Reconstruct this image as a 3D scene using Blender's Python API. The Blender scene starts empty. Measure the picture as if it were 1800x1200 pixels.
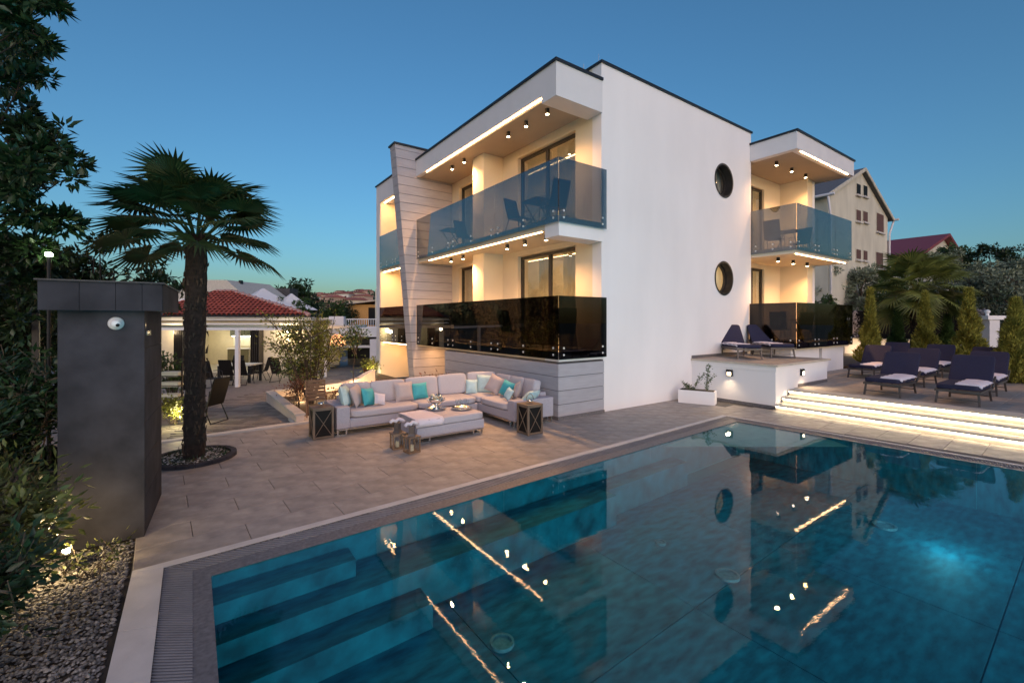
import bpy, math, random
import numpy as np
from mathutils import Vector, Matrix
R = math.radians
random.seed(7)
rng = np.random.default_rng(7)
sc = bpy.context.scene
COL = sc.collection

# ------------------------------------------------------------------ camera
HC = 2.2
ANG = 54.6                                   # camera heading, degrees from +X
FW = (math.cos(R(ANG)), math.sin(R(ANG)))
RT = (math.sin(R(ANG)), -math.cos(R(ANG)))
FPX = 790.0
cam = bpy.data.cameras.new('camera')
cam.lens = 15.8
cam.sensor_width = 36
cam.shift_y = -0.0206
cam.clip_start = 0.05
cam.clip_end = 6000
camo = bpy.data.objects.new('camera', cam)
camo.location = (0, 0, HC)
camo.rotation_euler = (R(90), 0, R(ANG - 90))
COL.objects.link(camo)
sc.camera = camo

# ------------------------------------------------------------------ dusk sky and afterglow
SUN_AZ = R(205)
w = bpy.data.worlds.new('World')
sc.world = w
w.use_nodes = True
nt = w.node_tree
nt.nodes.clear()
wo = nt.nodes.new('ShaderNodeOutputWorld')
bg = nt.nodes.new('ShaderNodeBackground')
sky = nt.nodes.new('ShaderNodeTexSky')
sky.sky_type = 'NISHITA'
sky.sun_disc = False
sky.sun_elevation = R(4.5)
sky.sun_rotation = SUN_AZ
sky.air_density = 1.0
sky.dust_density = 1.5
sky.ozone_density = 3.9
bg.inputs['Strength'].default_value = 0.15
wb = nt.nodes.new('ShaderNodeMix')           # white balance of the photograph
wb.data_type = 'RGBA'
wb.blend_type = 'MULTIPLY'
wb.inputs[0].default_value = 1.0
wb.inputs[7].default_value = (1.06, 1.07, 0.95, 1)
nt.links.new(sky.outputs[0], wb.inputs[6])
nt.links.new(wb.outputs[2], bg.inputs[0])
nt.links.new(bg.outputs[0], wo.inputs[0])
sd = bpy.data.lights.new('afterglow', 'SUN')
sd.energy = 0.84
sd.angle = R(70)
sd.color = (1.0, 0.76, 0.79)
so = bpy.data.objects.new('afterglow', sd)
el = R(22)
dv = Vector((math.sin(SUN_AZ) * math.cos(el), math.cos(SUN_AZ) * math.cos(el), math.sin(el)))
so.rotation_euler = dv.to_track_quat('Z', 'Y').to_euler()
so.location = (0, -20, 20)
COL.objects.link(so)
sc.view_settings.view_transform = 'Standard'
sc.view_settings.look = 'None'
sc.view_settings.exposure = 0.95
sc.view_settings.gamma = 1.0
sc.view_settings.use_curve_mapping = False
sc.cycles.use_denoising = True
sc.cycles.max_bounces = 8
sc.cycles.transparent_max_bounces = 16
sc.cycles.caustics_reflective = False
sc.cycles.caustics_refractive = False
sc.cycles.sample_clamp_indirect = 6.0

# ------------------------------------------------------------------ materials
MATS = {}
def mat(name, col, rough=0.6, metal=0.0, var=0.12, scale=6.0, bump=0.0, bscale=40.0, spec=0.5,
        objvar=0.0, island=0.0, trans=0.0, col2=None, stretch=None, detail=6.0):
    """Principled material: colour broken up by noise, with optional bump, per-object and per-island variation."""
    if name in MATS:
        return MATS[name]
    m = bpy.data.materials.new(name)
    m.use_nodes = True
    n = m.node_tree.nodes
    l = m.node_tree.links
    b = n['Principled BSDF']
    b.inputs['Roughness'].default_value = rough
    b.inputs['Metallic'].default_value = metal
    b.inputs['Specular IOR Level'].default_value = spec
    tc = n.new('ShaderNodeTexCoord')
    mp = n.new('ShaderNodeMapping')
    if stretch:
        mp.inputs['Scale'].default_value = stretch
    l.new(tc.outputs['Object'], mp.inputs[0])
    ns = n.new('ShaderNodeTexNoise')
    ns.inputs['Scale'].default_value = scale
    ns.inputs['Detail'].default_value = detail
    l.new(mp.outputs[0], ns.inputs['Vector'])
    mx = n.new('ShaderNodeMix')
    mx.data_type = 'RGBA'
    c2 = col2 if col2 else tuple(min(1, c * (1 + var)) for c in col)
    c1 = col if col2 else tuple(c * (1 - var) for c in col)
    mr = n.new('ShaderNodeMapRange')
    mr.inputs[1].default_value = 0.3
    mr.inputs[2].default_value = 0.7
    l.new(ns.outputs[0], mr.inputs[0])
    l.new(mr.outputs[0], mx.inputs[0])
    mx.inputs[6].default_value = (*c1, 1)
    mx.inputs[7].default_value = (*c2, 1)
    out = mx.outputs[2]
    if objvar or island:
        hsv = n.new('ShaderNodeHueSaturation')
        l.new(out, hsv.inputs['Color'])
        rr = n.new('ShaderNodeMapRange')
        if objvar:
            oi = n.new('ShaderNodeObjectInfo')
            l.new(oi.outputs['Random'], rr.inputs[0])
            a = objvar
        else:
            g = n.new('ShaderNodeNewGeometry')
            l.new(g.outputs['Random Per Island'], rr.inputs[0])
            a = island
        rr.inputs[3].default_value = 1 - a
        rr.inputs[4].default_value = 1 + a
        l.new(rr.outputs[0], hsv.inputs['Value'])
        out = hsv.outputs[0]
    l.new(out, b.inputs['Base Color'])
    if bump:
        nb = n.new('ShaderNodeTexNoise')
        nb.inputs['Scale'].default_value = bscale
        nb.inputs['Detail'].default_value = 4
        l.new(mp.outputs[0], nb.inputs['Vector'])
        bp = n.new('ShaderNodeBump')
        bp.inputs['Strength'].default_value = bump
        bp.inputs['Distance'].default_value = 0.01
        l.new(nb.outputs[0], bp.inputs['Height'])
        l.new(bp.outputs[0], b.inputs['Normal'])
    if trans:
        ts = n.new('ShaderNodeBsdfTranslucent')
        l.new(out, ts.inputs[0])
        ms = n.new('ShaderNodeMixShader')
        ms.inputs[0].default_value = trans
        l.new(b.outputs[0], ms.inputs[1])
        l.new(ts.outputs[0], ms.inputs[2])
        l.new(ms.outputs[0], n['Material Output'].inputs[0])
    MATS[name] = m
    return m

def emit(name, col, s):
    if name in MATS:
        return MATS[name]
    m = bpy.data.materials.new(name)
    m.use_nodes = True
    n = m.node_tree.nodes
    b = n['Principled BSDF']
    b.inputs['Base Color'].default_value = (*col, 1)
    b.inputs['Emission Color'].default_value = (*col, 1)
    b.inputs['Emission Strength'].default_value = s
    MATS[name] = m
    return m

def glassy(name, tint, rough=0.0, ior=1.45, bump=None, extra=0.0):
    """Thin pane or water surface: tinted see-through sheet under a Fresnel reflection."""
    if name in MATS:
        return MATS[name]
    m = bpy.data.materials.new(name)
    m.use_nodes = True
    n = m.node_tree.nodes
    l = m.node_tree.links
    n.remove(n['Principled BSDF'])
    t = n.new('ShaderNodeBsdfTransparent')
    t.inputs[0].default_value = (*tint, 1)
    g = n.new('ShaderNodeBsdfGlossy')
    g.inputs['Roughness'].default_value = rough
    g.inputs[0].default_value = (0.95, 0.97, 1.0, 1)
    f = n.new('ShaderNodeFresnel')
    gg = n.new('ShaderNodeNewGeometry')      # same reflectance on both faces of a thin pane
    mi = n.new('ShaderNodeMix')
    mi.inputs[2].default_value = ior
    mi.inputs[3].default_value = 1 / ior
    l.new(gg.outputs['Backfacing'], mi.inputs[0])
    l.new(mi.outputs[0], f.inputs['IOR'])
    fac = f.outputs[0]
    if extra:
        ma = n.new('ShaderNodeMath')
        ma.operation = 'MULTIPLY_ADD'
        ma.use_clamp = True
        ma.inputs[1].default_value = 1 - extra
        ma.inputs[2].default_value = extra
        l.new(fac, ma.inputs[0])
        fac = ma.outputs[0]
    ms = n.new('ShaderNodeMixShader')
    l.new(fac, ms.inputs[0])
    l.new(t.outputs[0], ms.inputs[1])
    l.new(g.outputs[0], ms.inputs[2])
    l.new(ms.outputs[0], n['Material Output'].inputs[0])
    if bump:
        tc = n.new('ShaderNodeTexCoord')
        mp = n.new('ShaderNodeMapping')
        mp.inputs['Scale'].default_value = (1.0, 1.6, 1.0)
        l.new(tc.outputs['Object'], mp.inputs[0])
        a = n.new('ShaderNodeTexNoise')
        a.inputs['Scale'].default_value = bump[0]
        a.inputs['Detail'].default_value = 2.5
        l.new(mp.outputs[0], a.inputs['Vector'])
        bp = n.new('ShaderNodeBump')
        bp.inputs['Strength'].default_value = bump[1]
        bp.inputs['Distance'].default_value = bump[2]
        l.new(a.outputs[0], bp.inputs['Height'])
        l.new(bp.outputs[0], g.inputs['Normal'])
    MATS[name] = m
    return m

M_white = mat('white render', (0.79, 0.77, 0.79), 0.9, var=0.045, scale=0.9, bump=0.2, bscale=90, stretch=(1, 1, 0.35), detail=10)
M_cream = mat('cream render', (0.70, 0.62, 0.49), 0.9, var=0.03, scale=1.5, bump=0.15, bscale=120)
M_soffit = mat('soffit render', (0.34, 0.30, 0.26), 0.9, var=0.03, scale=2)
M_fascia = mat('fascia render', (0.66, 0.65, 0.68), 0.9, var=0.03, scale=2, bump=0.1, bscale=120)
M_cap = mat('dark metal coping', (0.03, 0.035, 0.045), 0.45, 0.6)
M_plank = mat('grey cladding board', (0.37, 0.36, 0.40), 0.85, var=0.07, scale=3, objvar=0.05, bump=0.2, bscale=60,
              stretch=(1, 1, 6))
M_joint = mat('dark joint', (0.06, 0.055, 0.055), 0.9)
M_frame = mat('dark window frame', (0.035, 0.03, 0.028), 0.4, 0.3)
M_black = mat('black metal', (0.02, 0.02, 0.022), 0.45, 0.5)
M_steel = mat('brushed steel', (0.62, 0.62, 0.62), 0.25, 1.0, var=0.05)
M_silver = mat('polished silver', (0.75, 0.73, 0.70), 0.12, 1.0, var=0.04)
M_bolt = mat('satin steel bolt', (0.72, 0.72, 0.72), 0.35, 0.2)
M_leafp = mat('photinia leaf', (0.10, 0.115, 0.03), 0.5, island=0.5, trans=0.2)
M_curtain = mat('curtain', (0.72, 0.62, 0.48), 0.9, var=0.06, scale=3, trans=0.3)
M_room = mat('room plaster', (0.62, 0.52, 0.40), 0.9, var=0.04)
M_glass = glassy('window glass', (0.85, 0.88, 0.86), extra=0.05)
M_rail = glassy('smoked railing glass', (0.42, 0.45, 0.46), extra=0.12)
M_rail2 = glassy('bronze railing glass', (0.16, 0.16, 0.16), extra=0.0)
M_clear = glassy('clear glass', (0.93, 0.95, 0.95))
M_water = glassy('pool water', (0.36, 0.90, 0.96), ior=1.26, bump=(12.0, 0.18, 0.0014))
M_led = emit('warm led', (1.0, 0.63, 0.30), 15)
M_ledstep = emit('warm white led', (1.0, 0.84, 0.56), 15)
M_lens = emit('lamp lens', (1.0, 0.80, 0.50), 25)
M_tile = mat('patio stone', (0.30, 0.262, 0.235), 0.58, var=0.28, scale=4.5, bump=0.25, bscale=30, objvar=0.10, detail=9)
M_grout = mat('grout', (0.10, 0.09, 0.085), 0.9)
M_coping = mat('pale coping stone', (0.55, 0.52, 0.50), 0.7, var=0.10, scale=4, bump=0.15)
M_grate = mat('grating slat', (0.21, 0.21, 0.23), 0.5)
M_rim = mat('pool rim stone', (0.13, 0.125, 0.135), 0.55, var=0.3, scale=30, bump=0.2)
M_pool = mat('pool tile', (0.001, 0.024, 0.038), 0.7, col2=(0.003, 0.105, 0.135), scale=4.5, detail=14, stretch=(1, 2.6, 1), objvar=0.05)
M_pool_lit = mat('lit pool tile', (0.0012, 0.036, 0.056), 0.7, col2=(0.004, 0.15, 0.19), scale=4.5, detail=14, objvar=0.08, stretch=(1, 2.6, 1))  # same tile as the walls, light on the floor put in as brighter colour
M_poolj = mat('pool joint', (0.02, 0.16, 0.18), 0.8)
M_plaster_warm = mat('pink plaster', (0.66, 0.56, 0.50), 0.9, var=0.05)
M_paver = mat('yard paver', (0.19, 0.165, 0.15), 0.8, var=0.2, scale=9, objvar=0.33, bump=0.3)
M_wall_stone = mat('gate stone slab', (0.038, 0.036, 0.044), 0.85, spec=0.2, var=0.38, scale=3.0, detail=8, bump=0.1, objvar=0.06)
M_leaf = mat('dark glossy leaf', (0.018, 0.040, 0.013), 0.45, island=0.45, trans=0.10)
M_leaf2 = mat('mid green leaf', (0.06, 0.11, 0.03), 0.5, island=0.4, trans=0.25)
M_leafy = mat('yellow green leaf', (0.19, 0.20, 0.04), 0.5, island=0.4, trans=0.3)
M_leafr = mat('red tipped leaf', (0.16, 0.06, 0.03), 0.4, island=0.4, trans=0.2)
M_olive = mat('olive leaf', (0.23, 0.27, 0.19), 0.6, island=0.35, trans=0.15)
M_conifer = mat('golden cypress spray', (0.26, 0.26, 0.05), 0.7, island=0.5, trans=0.15)
M_palm = mat('palm leaf', (0.030, 0.060, 0.020), 0.5, island=0.3, trans=0.15)
M_palm2 = mat('palm leaf olive', (0.16, 0.19, 0.05), 0.5, island=0.3, trans=0.2)
M_bark = mat('bark', (0.09, 0.065, 0.045), 0.9, var=0.35, scale=14, bump=0.6)
M_fibre = mat('palm fibre', (0.022, 0.013, 0.010), 0.95, var=0.5, scale=20, bump=0.9)
M_soil = mat('soil', (0.05, 0.038, 0.028), 0.95, var=0.3)
M_fabric = mat('sofa fabric', (0.42, 0.40, 0.45), 0.92, var=0.06, scale=60, bump=0.25, bscale=400)
M_weave = mat('woven sofa base', (0.38, 0.36, 0.42), 0.85, var=0.12, scale=80, bump=0.4, bscale=250)
M_taupe = mat('taupe pillow cloth', (0.43, 0.365, 0.37), 0.9, var=0.05, bump=0.25, bscale=300)
M_aqua = mat('pale aqua pillow cloth', (0.42, 0.58, 0.62), 0.8, var=0.08, scale=12, bump=0.2, bscale=200)
M_teal = mat('turquoise pillow cloth', (0.05, 0.36, 0.42), 0.75, var=0.1, scale=10, bump=0.2, bscale=200)
M_navy = mat('navy cushion cloth', (0.011, 0.012, 0.043), 0.85, var=0.12, scale=30, bump=0.3, bscale=300)
M_towel = mat('white towel', (0.62, 0.58, 0.66), 0.95, var=0.04, bump=0.5, bscale=200)
M_lframe = mat('lounger frame', (0.10, 0.085, 0.08), 0.5, 0.4)
M_wood = mat('weathered wood', (0.20, 0.12, 0.07), 0.7, var=0.25, scale=8, stretch=(1, 1, 8))
M_lwood = mat('lantern wood', (0.15, 0.105, 0.075), 0.6, var=0.2, scale=8)
M_dark = mat('dark panel', (0.008, 0.007, 0.007), 0.6, spec=0.2)
M_wax = mat('candle wax', (0.75, 0.68, 0.5), 0.5)
M_plastic = mat('white plastic', (0.75, 0.76, 0.78), 0.35, var=0.02)
M_asphalt = mat('asphalt', (0.055, 0.055, 0.06), 0.9, var=0.2, scale=3)
M_street = mat('street concrete', (0.07, 0.062, 0.06), 0.9, var=0.2, scale=1.5)
M_ground = mat('dry ground', (0.05, 0.055, 0.035), 0.95, var=0.4, scale=0.2)
M_terra = mat('terracotta roof tile', (0.36, 0.075, 0.045), 0.8, var=0.25, scale=5, objvar=0.22, bump=0.3)
M_terraf = mat('far terracotta roof', (0.33, 0.11, 0.08), 0.85, var=0.2, objvar=0.2)
M_housew = mat('weathered house plaster', (0.56, 0.53, 0.44), 0.9, var=0.12, scale=1.6, stretch=(1, 1, 0.35), detail=10)
M_houser = mat('grey roof tile', (0.12, 0.12, 0.13), 0.8, var=0.2, scale=8)
M_shut = mat('red brown shutter', (0.11, 0.05, 0.04), 0.7)
M_red = mat('red sheet roof', (0.20, 0.025, 0.035), 0.6)
M_gab = mat('gabion stone', (0.28, 0.24, 0.24), 0.9, island=0.6)
M_peb = mat('pebble', (0.20, 0.185, 0.175), 0.7, island=0.6)

# ------------------------------------------------------------------ mesh helpers
WORLD = {}
def wloc(o):
    v = Vector((0, 0, 0))
    while o is not None:
        v += Vector(o.location)
        o = o.parent
    return v

class MB:
    def __init__(s):
        s.v = []
        s.f = []
        s.T = None
    def add(s, vs, fs):
        k = len(s.v)
        if s.T is not None:
            vs = [tuple(s.T @ Vector(p)) for p in vs]
        s.v += [tuple(p) for p in vs]
        s.f += [tuple(i + k for i in f) for f in fs]
        return s
    def box(s, x0, x1, y0, y1, z0, z1):
        return s.add([(x0, y0, z0), (x1, y0, z0), (x1, y1, z0), (x0, y1, z0), (x0, y0, z1), (x1, y0, z1), (x1, y1, z1), (x0, y1, z1)],
                     [(0, 3, 2, 1), (4, 5, 6, 7), (0, 1, 5, 4), (1, 2, 6, 5), (2, 3, 7, 6), (3, 0, 4, 7)])
    def hexa(s, a):
        """8 corners: bottom ring of 4 (counter-clockwise), then the top ring."""
        return s.add(a, [(0, 3, 2, 1), (4, 5, 6, 7), (0, 1, 5, 4), (1, 2, 6, 5), (2, 3, 7, 6), (3, 0, 4, 7)])
    def prism(s, poly, z0, z1):
        n = len(poly)
        vs = [(x, y, z0) for x, y in poly] + [(x, y, z1) for x, y in poly]
        return s.add(vs, [tuple(range(n))[::-1], tuple(range(n, 2 * n))] + [(i, (i + 1) % n, n + (i + 1) % n, n + i) for i in range(n)])
    def cyl(s, p0, p1, r0, r1=None, n=10, caps=True):
        r1 = r0 if r1 is None else r1
        p0 = Vector(p0)
        p1 = Vector(p1)
        d = (p1 - p0)
        if d.length < 1e-6:
            return s
        d.normalize()
        a = d.orthogonal().normalized()
        b = d.cross(a)
        vs = []
        for p, r in ((p0, r0), (p1, r1)):
            for i in range(n):
                t = 2 * math.pi * i / n
                vs.append(p + (a * math.cos(t) + b * math.sin(t)) * r)
        fs = [(i, (i + 1) % n, n + (i + 1) % n, n + i) for i in range(n)]
        if caps:
            fs += [tuple(range(n))[::-1], tuple(range(n, 2 * n))]
        return s.add(vs, fs)
    def tube(s, pts, r, n=6, r1=None):
        r1 = r if r1 is None else r1
        k = len(pts) - 1
        pts = [Vector(p) for p in pts]
        vs = []
        a = None
        for i, p in enumerate(pts):
            d = (pts[min(i + 1, k)] - pts[max(i - 1, 0)])
            d = d.normalized() if d.length > 1e-9 else Vector((0, 0, 1))
            if a is None:
                a = d.orthogonal().normalized()
            else:
                a = (a - d * a.dot(d))
                a = a.normalized() if a.length > 1e-6 else d.orthogonal().normalized()
            b = d.cross(a)
            rr = r + (r1 - r) * i / max(k, 1)
            for j in range(n):
                t = 2 * math.pi * j / n
                vs.append(p + (a * math.cos(t) + b * math.sin(t)) * rr)
        fs = [(i * n + j, i * n + (j + 1) % n, (i + 1) * n + (j + 1) % n, (i + 1) * n + j) for i in range(k) for j in range(n)]
        fs += [tuple(range(n))[::-1], tuple(range(k * n, k * n + n))]
        return s.add(vs, fs)
    def bar(s, p0, p1, w, h=None):
        """square bar between two points"""
        h = w if h is None else h
        p0 = Vector(p0)
        p1 = Vector(p1)
        d = (p1 - p0).normalized()
        up = Vector((0, 0, 1)) if abs(d.z) < 0.95 else Vector((1, 0, 0))
        a = d.cross(up).normalized() * (w / 2)
        b = a.cross(d).normalized() * (h / 2)
        vs = [p + q for p in (p0, p1) for q in (-a - b, a - b, a + b, -a + b)]
        return s.add(vs, [(0, 3, 2, 1), (4, 5, 6, 7), (0, 1, 5, 4), (1, 2, 6, 5), (2, 3, 7, 6), (3, 0, 4, 7)])
    def lathe(s, prof, c=(0, 0, 0), n=20):
        vs = []
        for r, z in prof:
            for i in range(n):
                t = 2 * math.pi * i / n
                vs.append((c[0] + r * math.cos(t), c[1] + r * math.sin(t), c[2] + z))
        fs = [(i * n + j, i * n + (j + 1) % n, (i + 1) * n + (j + 1) % n, (i + 1) * n + j) for i in range(len(prof) - 1) for j in range(n)]
        return s.add(vs, fs)
    def cushion(s, w, d, h, c=(0, 0, 0), e=5.0, n=7, puff=0.0):
        """soft rounded block centred at c (superellipsoid-like), w x d x h"""
        vs = []
        fs = []
        idx = {}
        def V(p):
            k = tuple(round(q, 5) for q in p)
            if k not in idx:
                L = (abs(p[0]) ** e + abs(p[1]) ** e + abs(p[2]) ** e) ** (1 / e)
                q = [t / L for t in p]
                f = 1 + puff * (1 - q[0] ** 2) * (1 - q[1] ** 2)
                idx[k] = len(vs)
                vs.append((c[0] + q[0] * w / 2, c[1] + q[1] * d / 2, c[2] + q[2] * h / 2 * f))
            return idx[k]
        g = [-1 + 2 * i / n for i in range(n + 1)]
        for ax in range(3):
            for sg in (-1, 1):
                for i in range(n):
                    for j in range(n):
                        q = []
                        for (a, b) in ((g[i], g[j]), (g[i + 1], g[j]), (g[i + 1], g[j + 1]), (g[i], g[j + 1])):
                            p = [0, 0, 0]
                            p[ax] = sg
                            p[(ax + 1) % 3] = a
                            p[(ax + 2) % 3] = b
                            q.append(V(p))
                        fs.append(tuple(q) if sg > 0 else tuple(q[::-1]))
        return s.add(vs, fs)
    def pillow(s, w, h, t, n=8):
        """throw pillow standing in the XZ plane, pinched corners, base at z=0"""
        vs = []
        fs = []
        for sg in (-1, 1):
            for i in range(n + 1):
                for j in range(n + 1):
                    u = -1 + 2 * i / n
                    v = -1 + 2 * j / n
                    th = t / 2 * ((1 - u ** 4) * (1 - v ** 4)) ** 0.5
                    pu = u * (1 - 0.07 * (1 - v * v))
                    pv = v * (1 - 0.07 * (1 - u * u))
                    vs.append((pu * w / 2, sg * th, h / 2 + pv * h / 2))
        m = (n + 1) ** 2
        for sd_ in (0, 1):
            for i in range(n):
                for j in range(n):
                    a = sd_ * m + i * (n + 1) + j
                    q = (a, a + n + 1, a + n + 2, a + 1)
                    fs.append(q if sd_ == 0 else q[::-1])
        return s.add(vs, fs)
    def build(s, name, material, parent=None, smooth=False, local=False, bevel=0.0, loc=None, rz=0.0):
        """link as one object. Vertices are world coordinates unless local=True."""
        me = bpy.data.meshes.new(name)
        off = Vector((0, 0, 0))
        if not local and parent is not None:
            off = wloc(parent)
        vs = s.v
        if off.length > 0:
            vs = [(p[0] - off.x, p[1] - off.y, p[2] - off.z) for p in vs]
        me.from_pydata(vs, [], s.f)
        me.materials.append(material)
        if smooth:
            me.polygons.foreach_set('use_smooth', [True] * len(me.polygons))
        me.update()
        o = bpy.data.objects.new(name, me)
        COL.objects.link(o)
        if parent is not None:
            o.parent = parent
        if loc is not None:
            o.location = loc
        if rz:
            o.rotation_euler = (0, 0, rz)
        if bevel:
            b = o.modifiers.new('bevel', 'BEVEL')
            b.width = bevel
            b.segments = 2
            b.limit_method = 'ANGLE'
        return o

def recentre(o):
    """move a world-coordinate object's origin to the middle of its base"""
    me = o.data
    n = len(me.vertices)
    a = np.empty(n * 3, dtype=np.float32)
    me.vertices.foreach_get('co', a)
    a = a.reshape(-1, 3)
    c = (a.max(0) + a.min(0)) / 2
    c[2] = a[:, 2].min()
    me.vertices.foreach_set('co', (a - c).ravel())
    o.location = Vector(o.location) + Vector(c.tolist())
    me.update()
    return o

def tag(o, label=None, cat=None, group=None, kind=None):
    if label:
        o['label'] = label
    if cat:
        o['category'] = cat
    if group:
        o['group'] = group
    if kind:
        o['kind'] = kind
    return o

def thing(name, label, cat, loc=(0, 0, 0), rz=0.0, group=None):
    o = bpy.data.objects.new(name, None)
    o.empty_display_size = 0.2
    COL.objects.link(o)
    o.location = loc
    o.rotation_euler = (0, 0, rz)
    return tag(o, label, cat, group)

CH = {}
def copytree(o, parent=None):
    c = o.copy()
    COL.objects.link(c)
    if parent is not None:
        c.parent = parent
    for ch in list(o.children):
        copytree(ch, c)
    return c

def dup(root, loc, rz, label, group=None, scale=None):
    bpy.context.view_layer.update()
    c = copytree(root)
    c.location = loc
    c.rotation_euler = (0, 0, rz)
    c['label'] = label
    if group:
        c['group'] = group
    if scale:
        c.scale = (scale,) * 3 if not isinstance(scale, tuple) else scale
    return c

def UV(u, d, z=0.0):
    """offset u to the right and distance d ahead of the viewpoint -> world point"""
    return Vector((d * FW[0] + u * RT[0], d * FW[1] + u * RT[1], z))

def at(px, d, z=0.0):
    """ground plan point seen in photo column px at distance d"""
    return UV(d * (px - 900) / FPX, d, z)

CAMRZ = R(ANG - 90)
def rotp(p, a):
    return (p[0] * math.cos(a) - p[1] * math.sin(a), p[0] * math.sin(a) + p[1] * math.cos(a))

def spot(name, loc, aim, power, col, cone=90, blend=0.6, r=0.04):
    d = bpy.data.lights.new(name, 'SPOT')
    d.energy = power
    d.color = col
    d.spot_size = R(cone)
    d.spot_blend = blend
    d.shadow_soft_size = r
    o = bpy.data.objects.new(name, d)
    o.location = loc
    v = Vector(loc) - Vector(aim)
    o.rotation_euler = v.to_track_quat('Z', 'Y').to_euler()
    COL.objects.link(o)
    return o

def point(name, loc, power, col, r=0.06):
    d = bpy.data.lights.new(name, 'POINT')
    d.energy = power
    d.color = col
    d.shadow_soft_size = r
    o = bpy.data.objects.new(name, d)
    o.location = loc
    COL.objects.link(o)
    return o

def area(name, loc, aim, power, col, sx, sy, along=None):
    d = bpy.data.lights.new(name, 'AREA')
    d.shape = 'RECTANGLE'
    d.size = sx
    d.size_y = sy
    d.energy = power
    d.color = col
    o = bpy.data.objects.new(name, d)
    o.location = loc
    z = (Vector(loc) - Vector(aim)).normalized()
    if along is None:
        o.rotation_euler = z.to_track_quat('Z', 'Y').to_euler()
    else:                                    # local X of the lamp runs along the given axis
        x = Vector(along)
        x = (x - z * x.dot(z)).normalized()
        y = z.cross(x)
        o.rotation_euler = Matrix((x, y, z)).transposed().to_euler()
    COL.objects.link(o)
    return o
WARM = (1.0, 0.50, 0.19)

# ---- numpy leaf meshes
def norm(a):
    return a / np.maximum(np.linalg.norm(a, axis=1, keepdims=True), 1e-9)

def leaf_mesh(name, C, D, L, W, material, parent=None, fold=0.25, jitter=0.6):
    """C: base points, D: directions; each leaf is a folded rhombus of two triangles pairs"""
    n = len(C)
    D = norm(D)
    up = norm(rng.normal(size=(n, 3)) * jitter + np.array([0, 0, 1.0]))
    S = norm(np.cross(D, up))
    N = norm(np.cross(S, D))
    L = np.broadcast_to(L, (n,)).reshape(-1, 1) * rng.uniform(0.7, 1.25, (n, 1))
    Wd = np.broadcast_to(W, (n,)).reshape(-1, 1) * rng.uniform(0.75, 1.2, (n, 1))
    base = C
    mid = C + D * L * 0.45 - N * Wd * fold
    tip = C + D * L - N * L * 0.08
    l = C + D * L * 0.42 + S * Wd * 0.5
    r = C + D * L * 0.42 - S * Wd * 0.5
    V = np.stack([base, l, tip, r, mid], 1).reshape(-1, 3).astype(np.float32)
    k = np.arange(n)[:, None] * 5
    F = np.concatenate([k + np.array([[0, 4, 1]]), k + np.array([[1, 4, 2]]), k + np.array([[2, 4, 3]]), k + np.array([[3, 4, 0]])], 1).reshape(-1, 3)
    me = bpy.data.meshes.new(name)
    off = np.array(wloc(parent)) if parent is not None else np.zeros(3)
    me.vertices.add(len(V))
    me.vertices.foreach_set('co', (V - off.astype(np.float32)).ravel())
    nf = len(F)
    me.loops.add(nf * 3)
    me.loops.foreach_set('vertex_index', F.ravel().astype(np.int32))
    me.polygons.add(nf)
    me.polygons.foreach_set('loop_start', (np.arange(nf) * 3).astype(np.int32))
    me.update(calc_edges=True)
    me.validate()
    me.materials.append(material)
    o = bpy.data.objects.new(name, me)
    COL.objects.link(o)
    if parent is not None:
        o.parent = parent
    return o

def clump_points(centres, radii, n, squash=0.8):
    """n points spread in soft balls round the centres; returns points and outward directions"""
    centres = np.array(centres)
    radii = np.array(radii)
    p = radii ** 2
    k = rng.choice(len(centres), n, p=p / p.sum())
    d = norm(rng.normal(size=(n, 3)))
    r = radii[k] * rng.uniform(0.25, 1.0, n) ** 0.5
    off = d * r[:, None]
    off[:, 2] *= squash
    return centres[k] + off, norm(d + rng.normal(size=(n, 3)) * 0.6 + np.array([0, 0, 0.15]))

def tree(name, label, cat, base, blobs, n, L, W, material, trunk_r=0.1, group=None, seed=1, crown='crown', trunk_to=None):
    """trunk with limbs to every blob (x, y, z, r in world) and a crown of single leaves"""
    rd = random.Random(seed)
    t = thing(name, label, cat, base, group=group)
    b = Vector(base)
    top = Vector(trunk_to) if trunk_to else Vector((sum(q[0] for q in blobs) / len(blobs), sum(q[1] for q in blobs) / len(blobs), min(q[2] for q in blobs)))
    m = MB()
    mid = (b + top) / 2 + Vector((rd.uniform(-.1, .1), rd.uniform(-.1, .1), 0)) * (top - b).length * 0.3
    m.tube([b, (b + mid) / 2, mid, (mid + top) / 2, top], trunk_r, 8, trunk_r * 0.55)
    C = []
    RR = []
    for (x, y, z, r) in blobs:
        e = Vector((x, y, z))
        h = (top + e) / 2 + Vector((rd.uniform(-1, 1), rd.uniform(-1, 1), rd.uniform(-.3, .6))) * r * 0.25
        m.tube([top - (top - b) * 0.08, (top + h) / 2, h, e], trunk_r * 0.45, 5, trunk_r * 0.12)
        k = max(4, int(9 * min(2, r)))
        for i in range(k):
            d = Vector((rd.gauss(0, 1), rd.gauss(0, 1), rd.gauss(0, .8))).normalized() * r * rd.uniform(0.45, 1.0)
            q = e + d
            m.tube([e, e + d * 0.5 + Vector((0, 0, r * .06)), q], trunk_r * 0.13, 4, trunk_r * 0.05)
            C.append(tuple(q))
            RR.append(r * rd.uniform(0.22, 0.42))
    m.build('trunk', M_fibre if material is M_leaf else M_bark, t, smooth=True)
    P, D = clump_points(C, RR, n)
    leaf_mesh(crown, P, D, L, W, material, t)
    return t
# ================================================================== VILLA
villa = thing('villa', 'white two storey villa with smoked glass balconies and lit soffits behind the pool', 'house', (8, 7.55, 0))

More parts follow.
